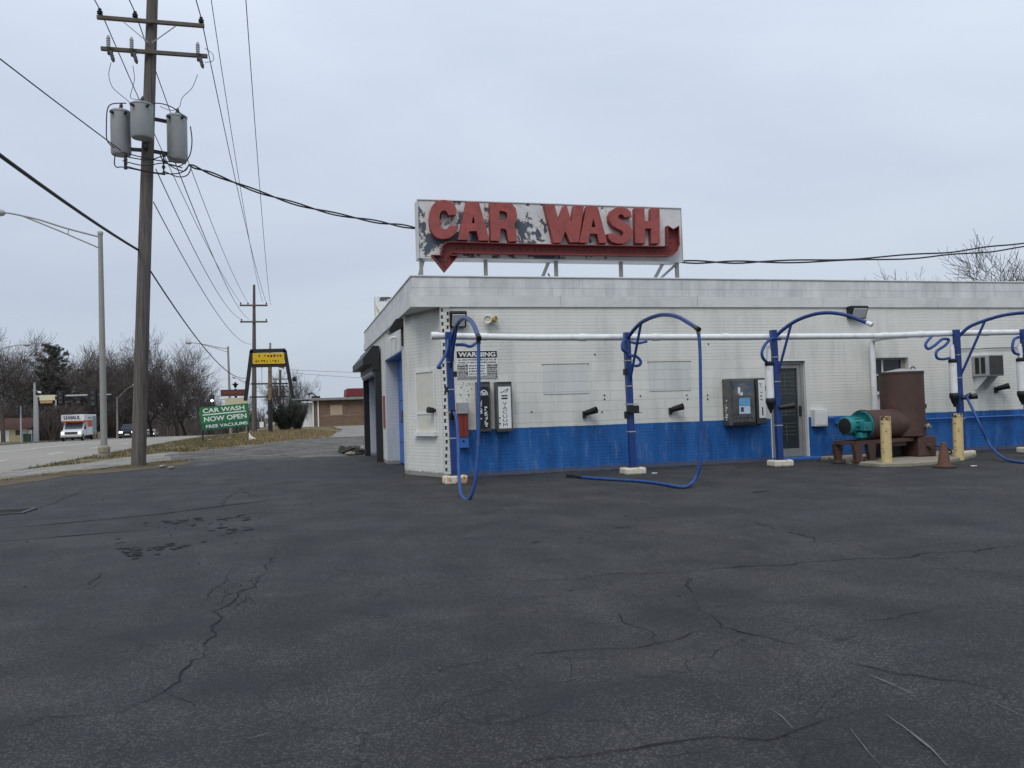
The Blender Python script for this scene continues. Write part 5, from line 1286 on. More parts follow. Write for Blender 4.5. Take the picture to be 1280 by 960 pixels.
street_lamp(130.3,572,125.4,292,lb.y,[(126,296.5),(108,292),(80,284.5),(50,275),(27,269.5),(12,266.5),(5,266)],'tall grey street lamp on the grass kerb with its arm reaching left over the road')
y2 = atD(286,540,86).y
lamp2 = street_lamp(288.5,540,285,434,y2,[(285.2,436),(272,434),(258,431),(245,429),(239,428.5)],'grey street lamp behind the green sign carrying a lit traffic signal head',.13,6,False)
y3 = atD(306,520,150).y
street_lamp(308,536,307,476,y3,[(307,478),(300,474.5),(294,472.5)],'faint far street lamp arm beside the yellow sign frame',.13,4,False)
y4 = atD(147,550,112).y
street_lamp(146.8,553,146.2,497,y4,[(146.3,498),(152,492),(158,486.5),(166,482)],'far street lamp across the road between the two near poles, arm to the right',.13,3,False)
y5 = atD(218.5,550,128).y
street_lamp(218.6,552,218,504,y5,[(218,505),(224,502.5),(231,500.5),(238,498.5)],'far street lamp across the road right of the leaning pole',.13,3,False)
y6 = atD(-22,550,72).y
street_lamp(-20,556,-22,440,y6,[(-22,442),(-5,438),(8,434),(22,431.5),(30,431)],'street lamp off the left edge with only its arm and head showing above the trees',.12,6,False)
# ------------------------------------------------------------------ traffic signals
ys = atD(45,550,86).y
sm = thing('traffic_mast', 'grey traffic signal mast with a long arm over the road left of the truck', 'traffic signal', (atT(46.5,557,ys).x, ys, gz(atT(46.5,557,ys).x, ys)))
b = Vector(sm.location)
pxm = lambda px, py: atT(px, py, ys)
MB().tube([b, pxm(45.6,494)], [.20,.15], 12).build('mast_pole', m_galv, sm)
MB().tube([pxm(45.8,496), pxm(90,494.5), pxm(139,493)], [.12,.09,.05], 9).build('mast_arm', m_galv, sm)
tp = thing('signal_pole', 'thin grey pole with small camera bracket beside the signal mast', 'pole', pxm(43.5,557))
MB().tube([Vector(tp.location), pxm(43.2,479)], [.13,.10], 10).build('pole', m_galv, tp)
MB().beam(pxm(41,487.5), pxm(47,488.5), .07).build('cross_bar', m_galv, tp)
MB().lathe(pxm(47,490), (1,0,-.2), [(.06,0),(.10,.1),(.10,.3),(.05,.35)], 8).build('detector', m_signw, tp)
def signal(pxc, py0, py1, y, root, lit=None, back=True):
    a, b = atT(pxc, py0, y), atT(pxc, py1, y); h = a.z-b.z; w_ = h*.30
    s = MB().box(a.x-w_*.6, a.x+w_*.6, y-.10, y+.10, b.z, a.z).build('signal_head', m_black, root, bevel=.03)
    if back: MB().box(a.x-w_*1.0, a.x+w_*1.0, y+.10, y+.13, b.z-.1, a.z+.1).build('backplate', m_blackm, s)
    for k in range(3):
        z = b.z+h*(k+.5)/3; vz = MB(); r = w_*.42
        vz.tube([(a.x+r*math.cos(t), y-.10, z+r*math.sin(t)) for t in [math.pi*q/8-.2 for q in range(10)]], .025, 5).build('visor', m_black, s)
        MB().cyl((a.x,y-.12,z),(a.x,y-.10,z),r*.9,n=12).build('lens', emit('lit_signal_lens', (1,.98,.95), 2.2) if lit == k else m_dksteel, s)
    return s
signal(75.5,489.5,505.5,ys-.3,sm)
signal(116,487,508,ys-.3,sm)
x0 = pxm(50,498); x1 = pxm(69.5,505)
sn = thing('street_sign', 'pale street-name sign with a tan lower band hung from the signal arm', 'sign', (x0.x, ys-.15, x1.z))
MB().box(x0.x, x1.x, ys-.2, ys-.14, pxm(60,500.5).z, pxm(60,493.8).z).build('upper_board', M('pale_yellow_board', (.60,.56,.38), .6, var=.1), sn)
MB().box(x0.x+.05, x1.x-.25, ys-.2, ys-.14, pxm(60,504).z, pxm(60,500.9).z).build('lower_board', M('tan_board_band', (.40,.25,.13), .6), sn)
MB().box(x1.x+.02, x1.x+.35, ys-.2, ys-.14, pxm(60,507).z, pxm(60,500).z).build('side_tab', M('grey_tab', (.4,.4,.38), .6), sn)
yp = atD(26,555,84).y
pp_ = thing('signal_post', 'thin grey kerbside post carrying signals, left of the mast', 'pole', (atT(26.5,557,yp).x, yp, gz(-30, yp)))
MB().tube([Vector(pp_.location), atT(25.8,508,yp)], [.09,.07], 9).build('post', m_galv, pp_)
signal(21.5,507,519,yp-.1,pp_,None,False)
signal(31.2,507,519,yp-.1,pp_,None,False)
pq = thing('signal_post', 'far signal post whose dark head shows just above the truck roof', 'pole', V(atT(79,550,yp+22).x, yp+22, gz(-30, yp+22)))
MB().tube([Vector(pq.location), atT(79,520,yp+22)], [.09,.07], 8).build('post', m_galv, pq)
signal(79,515,524,yp+21.8,pq,None,False)
signal(265,493.5,508,y2,lamp2,1,False)
MB().tube([atT(266,499.5,y2), atT(287,499,y2)], .06, 7).build('signal_arm', m_galv, lamp2)
cb = atT(29,557,yp); cz = gz(cb.x, yp)
ub_ = thing('utility_cabinet', 'small dark green roadside cabinet by the yellow house', 'cabinet', (cb.x, yp, cz))
MB().box(cb.x-.1, cb.x+.55, yp+.3, yp+.8, cz, cz+.75).build('case', M('dark_green_case', (.012,.045,.025), .5), ub_, bevel=.04)
MB().box(cb.x-.14, cb.x+.59, yp+.26, yp+.84, cz+.751, cz+.82).build('lid', m_green2, ub_, bevel=.02)
for px, lab in ((118.6,'short tan wooden post at the kerb just right of the truck'), (123.6,'short tan wooden post beside the grey street lamp pole')):
    y = atD(px,551,92).y; x = atT(px,551,y).x
    MBp = MB().box(x-.11, x+.11, y-.11, y+.11, gz(x,y), gz(x,y)+.72).prism([(x-.11,y-.11,gz(x,y)+.72),(x+.11,y-.11,gz(x,y)+.72),(x,y-.11,gz(x,y)+.80)],(0,.22,0))
    tag(MBp.build('wooden_post', m_tan, loc=(x,y,gz(x,y))), lab, 'post', 'short posts along the kerb')

# ------------------------------------------------------------------ roadside signs
d_ = 52.; gp = atD(281,521,d_)
gs_ = thing('car_wash_sign', 'tilted green CAR WASH NOW OPEN roadside banner on two posts', 'sign', (gp.x,gp.y,gz(gp.x,gp.y)), rot=(0,0,R(4.2)), local=True)
W2, H2 = 2.86, 1.44; zc = gp.z-gs_.location.z
TL = Matrix.Translation((0,0,zc)) @ Matrix.Rotation(-R(4.0), 4, 'Y')
def gbox(x0, x1, y0, y1, z0, z1):
    return MB().add([TL @ V(*q) for q in ((x0,y0,z0),(x1,y0,z0),(x1,y1,z0),(x0,y1,z0),(x0,y0,z1),(x1,y0,z1),(x1,y1,z1),(x0,y1,z1))], [(0,3,2,1),(4,5,6,7),(0,1,5,4),(1,2,6,5),(2,3,7,6),(3,0,4,7)])
bd = gbox(-W2/2, W2/2, -.03, .03, -H2/2+.40, H2/2).build('board', m_green, gs_)
gbox(-W2/2+.02, W2/2, -.03, .03, -H2/2, -H2/2+.399).build('lower_board', m_green2, gs_)
gbox(-W2/2+.15, W2/2-.15, -.036, -.03, .20, .27).build('white_rule', m_signw, bd)
text('lettering', 'CAR WASH', -W2/2+.18, W2/2-.22, .34, .62, -.035, m_signw, gs_, .002, .02, TL)
text('lettering', 'NOW OPEN', -W2/2+.20, W2/2-.14, -.20, .10, -.035, m_signw, gs_, .002, .02, TL)
text('lettering', 'FREE VACUUMS', -W2/2+.28, W2/2-.12, -.60, -.40, -.035, m_signw, gs_, .002, .015, TL)
for sx in (-1, 1): MB().box(sx*(W2/2-.12 if sx < 0 else W2/2-.05)-.045, sx*(W2/2-.12 if sx < 0 else W2/2-.05)+.045, .04, .12, -.1, zc+H2/2*(.6 if sx < 0 else 1.05)).build('post', m_blackm, gs_)
yy = atD(338,538,72).y
Yp = lambda px, py: atT(px, py, yy)
ysn = thing('yellow_sign', 'black A-shaped sign frame with a faded yellow panel on a rusty centre pole', 'sign', (Yp(338,539).x, yy, gz(Yp(338,539).x, yy)))
b = Vector(ysn.location)
MB().tube([b-V(0,0,.1), Yp(337.6,500)], [.20,.19], 12).build('lower_pole', m_blackm, ysn)
MB().tube([Yp(337.6,500), Yp(337.4,455)], [.17,.16], 12).build('rusty_pole', M('rusty_pole', (.20,.13,.08), .8, var=.3, scale=4, col2=(.08,.04,.025), th=(.5,.6)), ysn)
MB().tube([Yp(337.4,455), Yp(337.8,428.5)], [.11,.09], 10).build('pole_top', m_lamp_pole, ysn)
p0, p1 = Yp(316.2,455.2), Yp(355.3,441.2)
yb = MB().box(p0.x, p1.x, yy-.22, yy+.10, p0.z, p1.z).build('yellow_panel', m_yel, ysn)
rr = random.Random(21); m = MB()
Wy, Hy = p1.x-p0.x, p1.z-p0.z
for row, n_, hh_ in ((.60,9,.27),(.14,10,.22)):
    for k in range(n_):
        if rr.random() < .18: continue
        x = p0.x+Wy*(.06+.88*k/n_); zb = p0.z+Hy*row
        for q in range(2): m.box(x+rr.uniform(0,.12), x+rr.uniform(.13,.2), yy-.226, yy-.22, zb+rr.uniform(0,.1)*Hy, zb+hh_*Hy*rr.uniform(.6,1))
m.build('worn_lettering', M('faint_sign_print', (.13,.10,.02), .7), yb)
fr = MB()
for A_, B_ in (((312.8,439),(357,438)),((314.5,457),(357,456.2)),((314.5,438.5),(306.8,501)),((356,438),(366.2,498))): fr.beam(Yp(*A_), Yp(*B_), .32, .34, (0,1,0))
fr.build('black_frame', m_blackm, ysn)
for A_, B_ in (((313,480),(360,479.3)),((312.5,496.5),(360,495.5))): MB().beam(Yp(*A_), Yp(*B_), .12, .14, (0,1,0)).build('cross_bar', m_blackm, ysn)
for A_, B_ in (((327.2,457),(327.6,495)),((348.6,457),(348.6,495))): MB().beam(Yp(*A_), Yp(*B_), .05).build('hanger_rod', m_galv, ysn)
MB().prism([Yp(344,457.5),Yp(355.5,457.5),Yp(355.5,461.5)], (0,.04,0)).build('torn_panel_scrap', m_yel, ysn)
MB().beam(Yp(362,476), Yp(366,475), .06).lathe(Yp(365.5,474.5), (1,-.3,.2), [(.10,0),(.2,.1),(.24,.32),(.2,.34)], 10).build('sign_lamp', m_blackm, ysn)
yb_ = atD(292,538,84).y; Yb = lambda px, py: atT(px, py, yb_)
bs2 = thing('brown_sign', 'brown box sign with red script above a cream panel, topped by a black finial', 'sign', (Yb(296,540).x, yb_, gz(Yb(296,540).x, yb_)))
MB().tube([Vector(bs2.location), Yb(294.5,486)], .12, 8).build('post', m_blackm, bs2)
MB().box(Yb(276,490).x, Yb(309.5,490).x, yb_-.25, yb_-.13, Yb(290,495.3).z, Yb(290,487).z).build('brown_panel', M('dark_brown_board', (.075,.040,.034), .6), bs2)
MB().tube(smooth_path([Yb(279+i*1.25+(0,.9,-.4,.5)[i%4], 491.2+(-1.9,1.1,-.5,1.6,.2)[i%5])+V(0,-.27,0) for i in range(23)], 3), .035, 4).build('red_script', M('red_script', (.28,.06,.04), .6), bs2)
MB().box(Yb(281,500).x, Yb(309.5,500).x, yb_-.22, yb_-.10, Yb(290,507).z, Yb(290,497.4).z).build('cream_panel', M('cream_panel', (.50,.46,.30), .6), bs2)
MB().box(Yb(282,500).x, Yb(309.5,500).x, yb_-.22, yb_-.10, Yb(290,514).z, Yb(290,508).z).build('lower_panel', M('olive_panel', (.40,.40,.22), .6), bs2)
c = Yb(294.3,484)
MB().lathe(c+V(0,-.1,-.1), (0,0,1), [(.05,0),(.12,.1),(.20,.30),(.30,.36),(.34,.42),(.12,.48),(.10,.6),(.02,.62)], 10).build('finial', m_black, bs2)
yv = atD(327,532,95).y; v_ = atT(327,532,yv)
sp3 = thing('speed_sign', 'tiny white rectangular road sign low behind the yellow sign frame', 'sign', V(v_.x, yv, gz(v_.x,yv)))
MB().cyl(Vector(sp3.location), V(v_.x, yv, v_.z+.9), .04, n=6).build('post', m_galv, sp3)
MB().box(v_.x-.22, v_.x+.22, yv-.04, yv-.01, v_.z-.2, v_.z+.42).build('plate', m_signw, sp3)

# ------------------------------------------------------------------ vehicles
m_tyre = M('tyre_rubber', (.015,.015,.015), .8); m_rim = M('wheel_rim', (.35,.35,.35), .4, metal=.6)
m_head = emit('lit_headlamp', (1,.96,.88), 2.5)
def wheel(root, x, y, r, w=.22):
    o = MB().tube([(x-w/2,y,r),(x+w/2,y,r)], r, 18).build('wheel', m_tyre, root, bevel=.03)
    MB().tube([(x-w/2-.012,y,r),(x+w/2+.012,y,r)], r*.6, 14).build('rim', m_rim, o)
tx = atD(89,551,87)
TG = gz(tx.x,tx.y)-.11
tk = thing('box_truck', 'white and orange rental box truck with lit headlights driving towards the camera', 'truck', (tx.x,tx.y,TG), local=True)
m_tw = M('truck_white', (.70,.71,.72), .35, var=.05); m_to = M('truck_orange', (.50,.085,.03), .4); m_tg = M('truck_teal_grey', (.22,.29,.31), .45)
HW = 1.12
MB().box(-HW, HW, 1.9, 6.2, .55, 2.78).box(-HW, HW, .75, 1.9, 2.02, 2.78).build('cargo_box', m_tw, tk, bevel=.05)
MB().box(-HW-.004, HW+.004, .742, 1.895, 2.0, 2.14).build('orange_stripe', m_to, tk)
sd3 = MB().box(HW+.001, HW+.008, 2.0, 4.3, 1.45, 2.16).build('orange_panel', m_to, tk)
MB().box(HW+.001, HW+.008, 4.4, 6.0, .75, 2.6).build('grey_panel', m_tg, tk)
MB().box(HW+.001, HW+.009, 2.4, 3.9, 2.3, 2.5).build('side_stripe', m_tg, tk)
text('lettering', 'U-HAUL', -.85, .75, 2.27, 2.66, .738, M('truck_lettering', (.02,.02,.025), .5), tk, .004, .03)
MB().prism([(-1.0,0,.55),(-1.0,0,1.02),(-1.0,.95,1.22),(-1.0,1.55,1.98),(-1.0,1.9,2.0),(-1.0,1.9,.5)], (2.0,0,0)).build('cab', m_tw, tk, bevel=.05)
MB().hexa([V(-.88,.965,1.245),V(.88,.965,1.245),V(.88,1.0,1.245),V(-.88,1.0,1.245),V(-.80,1.50,1.93),V(.80,1.50,1.93),V(.80,1.55,1.93),V(-.80,1.55,1.93)]).build('windscreen', M('pale_windscreen', (.10,.13,.15), .1, spec=.7), tk)
for sx in (-1, 1):
    MB().prism([(sx*1.002,1.10,1.22),(sx*1.002,1.50,1.80),(sx*1.002,1.85,1.80),(sx*1.002,1.85,1.22)], (sx*.006,0,0)).build('side_window', m_glass, tk)
    MB().box(sx*1.02, sx*1.20, .95, 1.02, 1.2, 1.5).build('mirror', m_black, tk)
    MB().box(sx*.70, sx*.92, -.03, .01, .76, .92).build('headlight', m_head, tk)
    wheel(tk, sx*.92, .75, .38); wheel(tk, sx*.95, 4.7, .40)
MB().box(-.58, .58, -.03, .01, .72, .98).build('grille', m_dksteel, tk)
MB().box(-1.02, 1.02, -.12, .05, .42, .62).build('bumper', m_galv, tk, bevel=.03)
def car(label, loc, body, W=1.85, Ln=4.6, H=1.5, suv=False):
    t = thing('car', label, 'car', loc, 'cars far along the road', local=True)
    w2 = W/2; hb = .62*H if suv else .60*H
    MB().prism([(-w2,0,.32),(-w2,0,hb*.80),(-w2,.15,hb*.90),(-w2,1.15,hb),(-w2,Ln-.3,hb*1.02),(-w2,Ln,hb*.85),(-w2,Ln,.35)], (W,0,0)).build('body', body, t, bevel=.07, seg=2)
    y0, y1, y2_, y3_ = 1.05, 1.75, Ln-1.0 if not suv else Ln-.35, Ln-.35
    MB().hexa([V(-w2+.05,y0,hb-.02),V(w2-.05,y0,hb-.02),V(w2-.05,y3_,hb-.02),V(-w2+.05,y3_,hb-.02),V(-w2+.22,y1,H),V(w2-.22,y1,H),V(w2-.22,y2_,H),V(-w2+.22,y2_,H)]).build('cabin', body, t, bevel=.05)
    a = .10; q = lambda f, s: V(s*(w2-.05-.17*f-a), y0+(y1-y0)*f-.012, hb-.02+(H-hb)*f)
    MB().add([q(.1,-1),q(.1,1),q(.9,1),q(.9,-1)], [(0,1,2,3)]).build('windscreen', m_glass, t)
    for sx in (-1, 1):
        k = lambda f, y: V(sx*(w2-.05-.17*f+.006), y, hb-.02+(H-hb)*f)
        MB().add([k(.12,y0+.35),k(.12,y3_-.3),k(.85,y2_-.1),k(.85,y1+.02)], [(0,1,2,3)]).build('side_window', m_glass, t)
        MB().box(sx*(w2-.50), sx*(w2-.10), -.03, .02, hb*.62, hb*.80).build('headlight', m_head, t)
        MB().box(sx*w2, sx*(w2+.16), 1.25, 1.33, hb, hb+.14).build('mirror', body, t)
        wheel(t, sx*(w2-.12), .85, .33); wheel(t, sx*(w2-.12), Ln-.85, .33)
    MB().box(-w2+.55, w2-.55, -.02, .01, hb*.58, hb*.80).build('grille', m_black, t)
    MB().box(-w2+.08, w2-.08, -.06, .05, .25, .45).build('bumper', m_dksteel, t, bevel=.03)
    MB().box(-.26, .26, -.07, -.06, .42, .54).build('plate', m_signw, t)
    return t
p = atD(159,551,100); car('dark navy car with lit headlights half hidden by the leaning pole', (p.x,p.y,gz(p.x,p.y)-.11), M('navy_car_paint', (.012,.015,.03), .25), suv=True, H=1.72, W=2.0)
p = atD(186.5,550,150); car('pale silver car with lit headlights farther off, right of the leaning pole', (p.x,p.y,gz(p.x,p.y)-.11), M('silver_car_paint', (.30,.26,.25), .3, metal=.3), H=1.45)

# ------------------------------------------------------------------ houses
hp = atD(16,556,97); hz = gz(hp.x, hp.y)
hs = thing('yellow_house', 'low cream yellow house with a brown roof at the left edge', 'house', (hp.x,hp.y,hz), local=True, rot=(0,0,R(8)))
m_yh = M('cream_siding', (.52,.45,.24), .8, var=.06); m_br = M('brown_shingle', (.075,.035,.026), .9, var=.25, scale=3)
MB().box(-6, 1.45, 0, 5, 0, 1.62).build('wall', m_yh, hs)
MB().prism([(-6.4,-.4,1.56),(-6.4,2.5,2.75),(-6.4,5.4,1.56)], (8.4,0,0)).build('roof', m_br, hs)
MB().box(-1.55, -.35, -.04, .02, .02, 1.35).build('door', m_signw, hs)
wn = MB().box(.28, .85, -.03, .02, .75, 1.35).build('window', m_dksteel, hs)
MB().box(.20, .28, -.04, .02, .70, 1.40).box(.85, 1.3, -.04, .02, .70, 1.40).build('shutter', M('pale_blue_shutter', (.4,.45,.5), .6), wn)
MB().box(1.50, 1.9, .3, .7, 0, 1.3).build('porch_post', m_signw, hs)
bp = atD(391.5,534,106); bz = gz(bp.x,bp.y)
bb = thing('brown_brick_building', 'low brown brick shop with flat grey roof and a boarded window, beyond the gravel', 'building', (bp.x,bp.y,bz), local=True, rot=(0,0,-R(11)))
def bb_brick():
    m, t, N, bs = nodes('brown_brick')
    s = N('ShaderNodeSeparateXYZ', {0: N('ShaderNodeTexCoord').outputs['Object']}); v = N('ShaderNodeCombineXYZ', {0: s.outputs[0], 1: s.outputs[2]}).outputs[0]
    b = N('ShaderNodeTexBrick', {'Vector': v, 'Color1': (.16,.095,.060,1), 'Color2': (.115,.068,.045,1), 'Mortar': (.20,.15,.11,1), 'Scale': 1, 'Mortar Size': .008, 'Brick Width': .22, 'Row Height': .075})
    n = N('ShaderNodeTexNoise', {'Vector': v, 'Scale': 1.2, 'Detail': 6}).outputs[0]
    c = N('ShaderNodeMixRGB', {0: 1., 1: b.outputs[0], 2: ramp(N, n, [(.3, .8), (.7, 1.15)])}, blend_type='MULTIPLY').outputs[0]
    t.links.new(c, bs.inputs['Base Color']); bs.inputs['Roughness'].default_value = .85
    return m
BH = 3.42
MB().box(0, 22, 0, 12, 0, BH).build('front_wall', bb_brick(), bb)
MB().box(-2.1, -.01, .8, 11.5, 0, BH-.35).build('white_end_wall', m_white, bb)
MB().box(-2.5, 22.3, -.7, 12.3, BH+.01, BH+.16).box(-.3, 22.3, -.72, -.60, BH-.12, BH+.20).build('roof', M('grey_roof_edge', (.20,.20,.20), .7), bb, bevel=.02)
MB().box(-.02, .14, -.16, -.02, 0, BH).build('pilaster', m_white, bb); MB().box(.62, .78, -.16, -.02, 0, BH).build('pilaster', m_white, bb)
MB().box(0.8, 22, -.03, 0.0, 1.28, 1.36).build('string_course', M('pale_course', (.26,.19,.14), .8), bb)
MB().box(2.2, 3.75, -.05, .02, 1.4, 2.68).build('boarded_window', m_tan, bb)
MB().lathe((-.6,1.5,BH+.16),(0,-.2,1),[(.04,0),(.04,.5),(.35,.62),(.42,.72)],10).build('roof_dish', m_black, bb)
MB().beam((.6,1.5,BH+.16),(-.4,1.5,BH+1.0),.14).box(-.35,.7,1.3,1.7,BH+.16,BH+.5).build('roof_vent', m_black, bb)
rp_ = atD(434.5,494,130); rz = gz(rp_.x,rp_.y)
rb = thing('red_roofed_building', 'building behind the brown shop showing only its dark red roof', 'building', (rp_.x,rp_.y,rz), local=True)
z_ = rp_.z-rz
MB().box(.3, 16, .3, 9, 0, z_-.1).build('wall', m_tan, rb)
MB().prism([(-.1,0,z_-.1),(0.0,0,z_+1.05),(16.2,0,z_+1.05),(16.5,0,z_-.1)], (0,9,0)).build('roof', M('dark_red_roof', (.17,.025,.03), .7, var=.15), rb)

# ------------------------------------------------------------------ trees
def bare_tree(seed, H, spread=.62, lean=(0,0), up=.35, thick=1.0):
    rn = random.Random(seed); T, C = MB(), MB()
    def branch(p, d, ln, r, lv):
        n = 5 if lv < 2 else 4 if lv == 2 else 3; P = [p]; q = p.copy(); dd = d.normalized()
        for i in range(n):
            w = .16 if lv == 0 else .28
            dd = (dd+Vector((rn.uniform(-1,1), rn.uniform(-1,1), rn.uniform(-.6,1)))*w+Vector((lean[0],lean[1],up*.12*(lv > 0)))).normalized()
            q = q+dd*(ln/n); P.append(q.copy())
        rs = [max(.013, r*(1-.62*i/n)) for i in range(n+1)]
        (T if lv <= 1 else C).tube(P, rs, (8,6,4,3,3)[lv], caps=False)
        if lv >= 4: return
        k = (rn.randint(9,11), rn.randint(7,9), rn.randint(6,8), rn.randint(4,6))[lv]
        for j in range(k):
            f = rn.uniform(.24 if lv == 0 else .18, 1.0) if j else 1.0
            i = min(n-1, int(f*n)); t = f*n-i; b = P[i].lerp(P[i+1], t)
            ax = (P[i+1]-P[i]).normalized(); s = ax.orthogonal().normalized(); s.rotate(Matrix.Rotation(rn.uniform(0, 6.283), 3, ax))
            an = R(rn.uniform(22, 58)) if j else R(12); nd = ax*math.cos(an)+s*math.sin(an)
            branch(b, nd, ln*rn.uniform(.48,.74)*(spread/.62 if lv == 0 else 1), max(.011, rs[i]*rn.uniform(.42,.66)), lv+1)
    branch(Vector((0,0,-.1)), Vector((lean[0]*2,lean[1]*2,1)), H*.52, H*.021*thick, 0)
    return T, C
def tree_proto(seed, H, label, loc, **k):
    T, C = bare_tree(seed, H, **k)
    t = thing('bare_tree', label, 'tree', (0,0,0), 'bare winter trees', local=True)
    T.build('trunk', m_trunk, t); C.build('crown', m_twig if seed % 2 else m_twig2, t)
    t.location = loc; return t
def ground_at(px, d):
    p = atD(px, 548, d); return V(p.x, p.y, gz(p.x, p.y))
P_ = [tree_proto(11, 12, 'bare spreading tree at the far left edge with thick dark limbs', ground_at(4,92)),
      tree_proto(22, 12, 'tall bare twiggy tree rising behind the truck', ground_at(98,118), up=.5),
      tree_proto(35, 11.5, 'bare fan-shaped tree right of the leaning pole', ground_at(205,122), spread=.75, lean=(.03,0)),
      tree_proto(46, 11.5, 'bare tree behind the far street lamp between the near poles', ground_at(150,130))]
spots = [(0,-30,100,1.15,'bare tree off the left edge with twigs showing at the margin'),(1,30,118,1.05,'bare tree between the left edge tree and the pine'),(3,48,125,1.0,'bare tree showing its twigs left of the pine'),
 (0,80,130,1.12,'bare tree immediately right of the pine'),(2,120,112,1.02,'bare tree with slanting limbs behind the grey lamp pole'),(3,112,140,1.2,'background bare tree behind the signal arm end'),(1,138,135,1.0,'bare tree left of the far lamp across the road'),
 (0,172,126,1.0,'bare tree hidden partly by the leaning pole'),(3,190,138,1.18,'bare tree just right of the leaning pole'),(2,222,128,1.15,'bare swept tree above the second far lamp'),(1,232,140,1.0,'bare tree left of the lit signal head'),(0,248,135,.80,'smaller bare tree at the right end of the tree line'),(3,262,140,.62,'lowest bare tree at the end of the tree line beside the green sign'),
 (1,300,150,.55,'small bare tree far behind the brown sign'),(2,372,110,.52,'small bare tree behind the dark bush'),(3,352,128,.62,'small bare tree seen under the yellow sign frame')]
rr = random.Random(3)
for k, px, d, sc, lab in spots: dup(P_[k], ground_at(px, d), rr.uniform(0, 6.28), (sc, sc, sc*rr.uniform(.92,1.06)), lab)
for k, px, d, sc, lab in ((0,1290,50,.86,'large bare tree rising behind the right end of the flat roof'),(2,1232,60,.72,'bare tree left of the large one behind the roof'),(1,1172,80,1.04,'small faint bare tree just topping the parapet')):
    q = ground_at(px, d); q.z = -.05; dup(P_[k], q, rr.uniform(0, 6.28), sc, lab)
# the pine
def pine(H):
    rn = random.Random(8); T, C = MB(), MB()
    T.tube([(0,0,-.1),(.05,.02,H*.4),(-.05,0,H*.75),(0,0,H)], [.26,.20,.11,.02], 8, caps=False)
    z = H*.24; cl = []
    while z < H*.985:
        f = z/H; L0 = (1-f)**.72*H*.50+.3
        for k in range(rn.randint(3,5)):
            a = rn.uniform(0, 6.283); ln = L0*rn.uniform(.45,1.05); d = Vector((math.cos(a), math.sin(a), .16+.55*f*f))
            P = [Vector((0,0,z))+d*ln*t+Vector((0,0,ln*.22*t*t)) for t in (0,.35,.7,1.)]
            T.tube(P, [.05,.035,.025,.012], 4, caps=False)
            for _ in range(int(4+ln*5)):
                t = rn.uniform(.28,1.03); p = P[0].lerp(P[3], t)+Vector((rn.gauss(0,.16), rn.gauss(0,.16), rn.gauss(0,.10)+ln*.05)); cl.append((p, rn.uniform(.20,.42)))
        z += H*rn.uniform(.026,.052)
    for p, r in cl:
        for _ in range(26):
            d = Vector((rn.gauss(0,1), rn.gauss(0,1), rn.gauss(.35,.8))).normalized(); s = d.orthogonal().normalized()*.028; o = p+Vector((rn.gauss(0,r*.35), rn.gauss(0,r*.35), rn.gauss(0,r*.25)))
            C.add([o-s, o+s, o+d*r*.9], [(0,1,2)])
    return T, C
T, C = pine(13.2)
pn = thing('pine_tree', 'tall dark green pine standing above the bare trees on the left', 'tree', ground_at(65,116), local=True)
T.build('trunk', m_trunk, pn); C.build('crown', m_pine, pn)
# evergreen bush by the yellow sign
def bush(H, W, seed, n=520, tilt=.3):
    rn = random.Random(seed); T, C = MB(), MB()
    for k in range(34):
        a = rn.uniform(0, 6.283); d = Vector((math.cos(a)*rn.uniform(.1,.9), math.sin(a)*rn.uniform(.1,.9), 1)).normalized(); ln = H*rn.uniform(.5,1.0)
        P = [Vector((0,0,0)), d*ln*.5+Vector((math.cos(a)*W*.12,math.sin(a)*W*.12,0)), d*ln+Vector((math.cos(a)*W*.28,math.sin(a)*W*.28,0))]
        T.tube(P, [.05,.03,.01], 4, caps=False)
        for _ in range(n//34):
            p = P[0].lerp(P[2], rn.uniform(.15,1.03))+Vector((rn.gauss(0,.14), rn.gauss(0,.14), rn.gauss(0,.1)))
            for _ in range(16):
                e = (d*.8+Vector((rn.gauss(0,.6), rn.gauss(0,.6), rn.gauss(.2,.5)))).normalized(); s = e.orthogonal().normalized()*.03
                o = p+Vector((rn.gauss(0,.13), rn.gauss(0,.13), rn.gauss(0,.13))); C.add([o-s, o+s, o+e*rn.uniform(.15,.34)], [(0,1,2)])
    return T, C
T, C = bush(3.1, 2.4, 5, 900)
bu = thing('evergreen_bush', 'rounded dark evergreen bush beside the white end of the brown shop', 'bush', ground_at(357,80), local=True)
bu.scale = (.72,.72,.95)
T.build('stems', m_trunk, bu); C.build('foliage', m_pine, bu)
b2_ = dup(bu, ground_at(373,82), 2., (.55,.55,.95), 'narrow leaning evergreen bush against the white end wall of the brown shop')
b2_.rotation_euler = (0, R(18), 2.)
# scrub under the trees: nobody could count it
rn = random.Random(44); U = MB()
for k in range(6500):
    px = rn.uniform(-60, 292); d = rn.uniform(104, 150); p = atD(px, 548, d)
    if p.x > -29 and px < 240: p.x = -29-rn.uniform(0, 8)
    z0 = gz(p.x, p.y); h = rn.uniform(1.2, 4.6)*(1. if px < 230 else .55); b = V(p.x, p.y, z0)
    t = b+V(rn.gauss(0,.5), rn.gauss(0,.5), h); m = b.lerp(t,.5)+V(rn.gauss(0,.2), rn.gauss(0,.2), 0)
    U.tube([b, m, t], [.05,.035,.012], 3, caps=False)
    for _ in range(3):
        q = b.lerp(t, rn.uniform(.35,1)); U.tube([q, q+V(rn.gauss(0,.5), rn.gauss(0,.5), rn.uniform(.2,1.0))], [.025,.010], 3, caps=False)
tag(U.build('scrub', m_twig2), 'dense brown leafless scrub filling the ground below the roadside trees', 'scrub', kind='stuff')
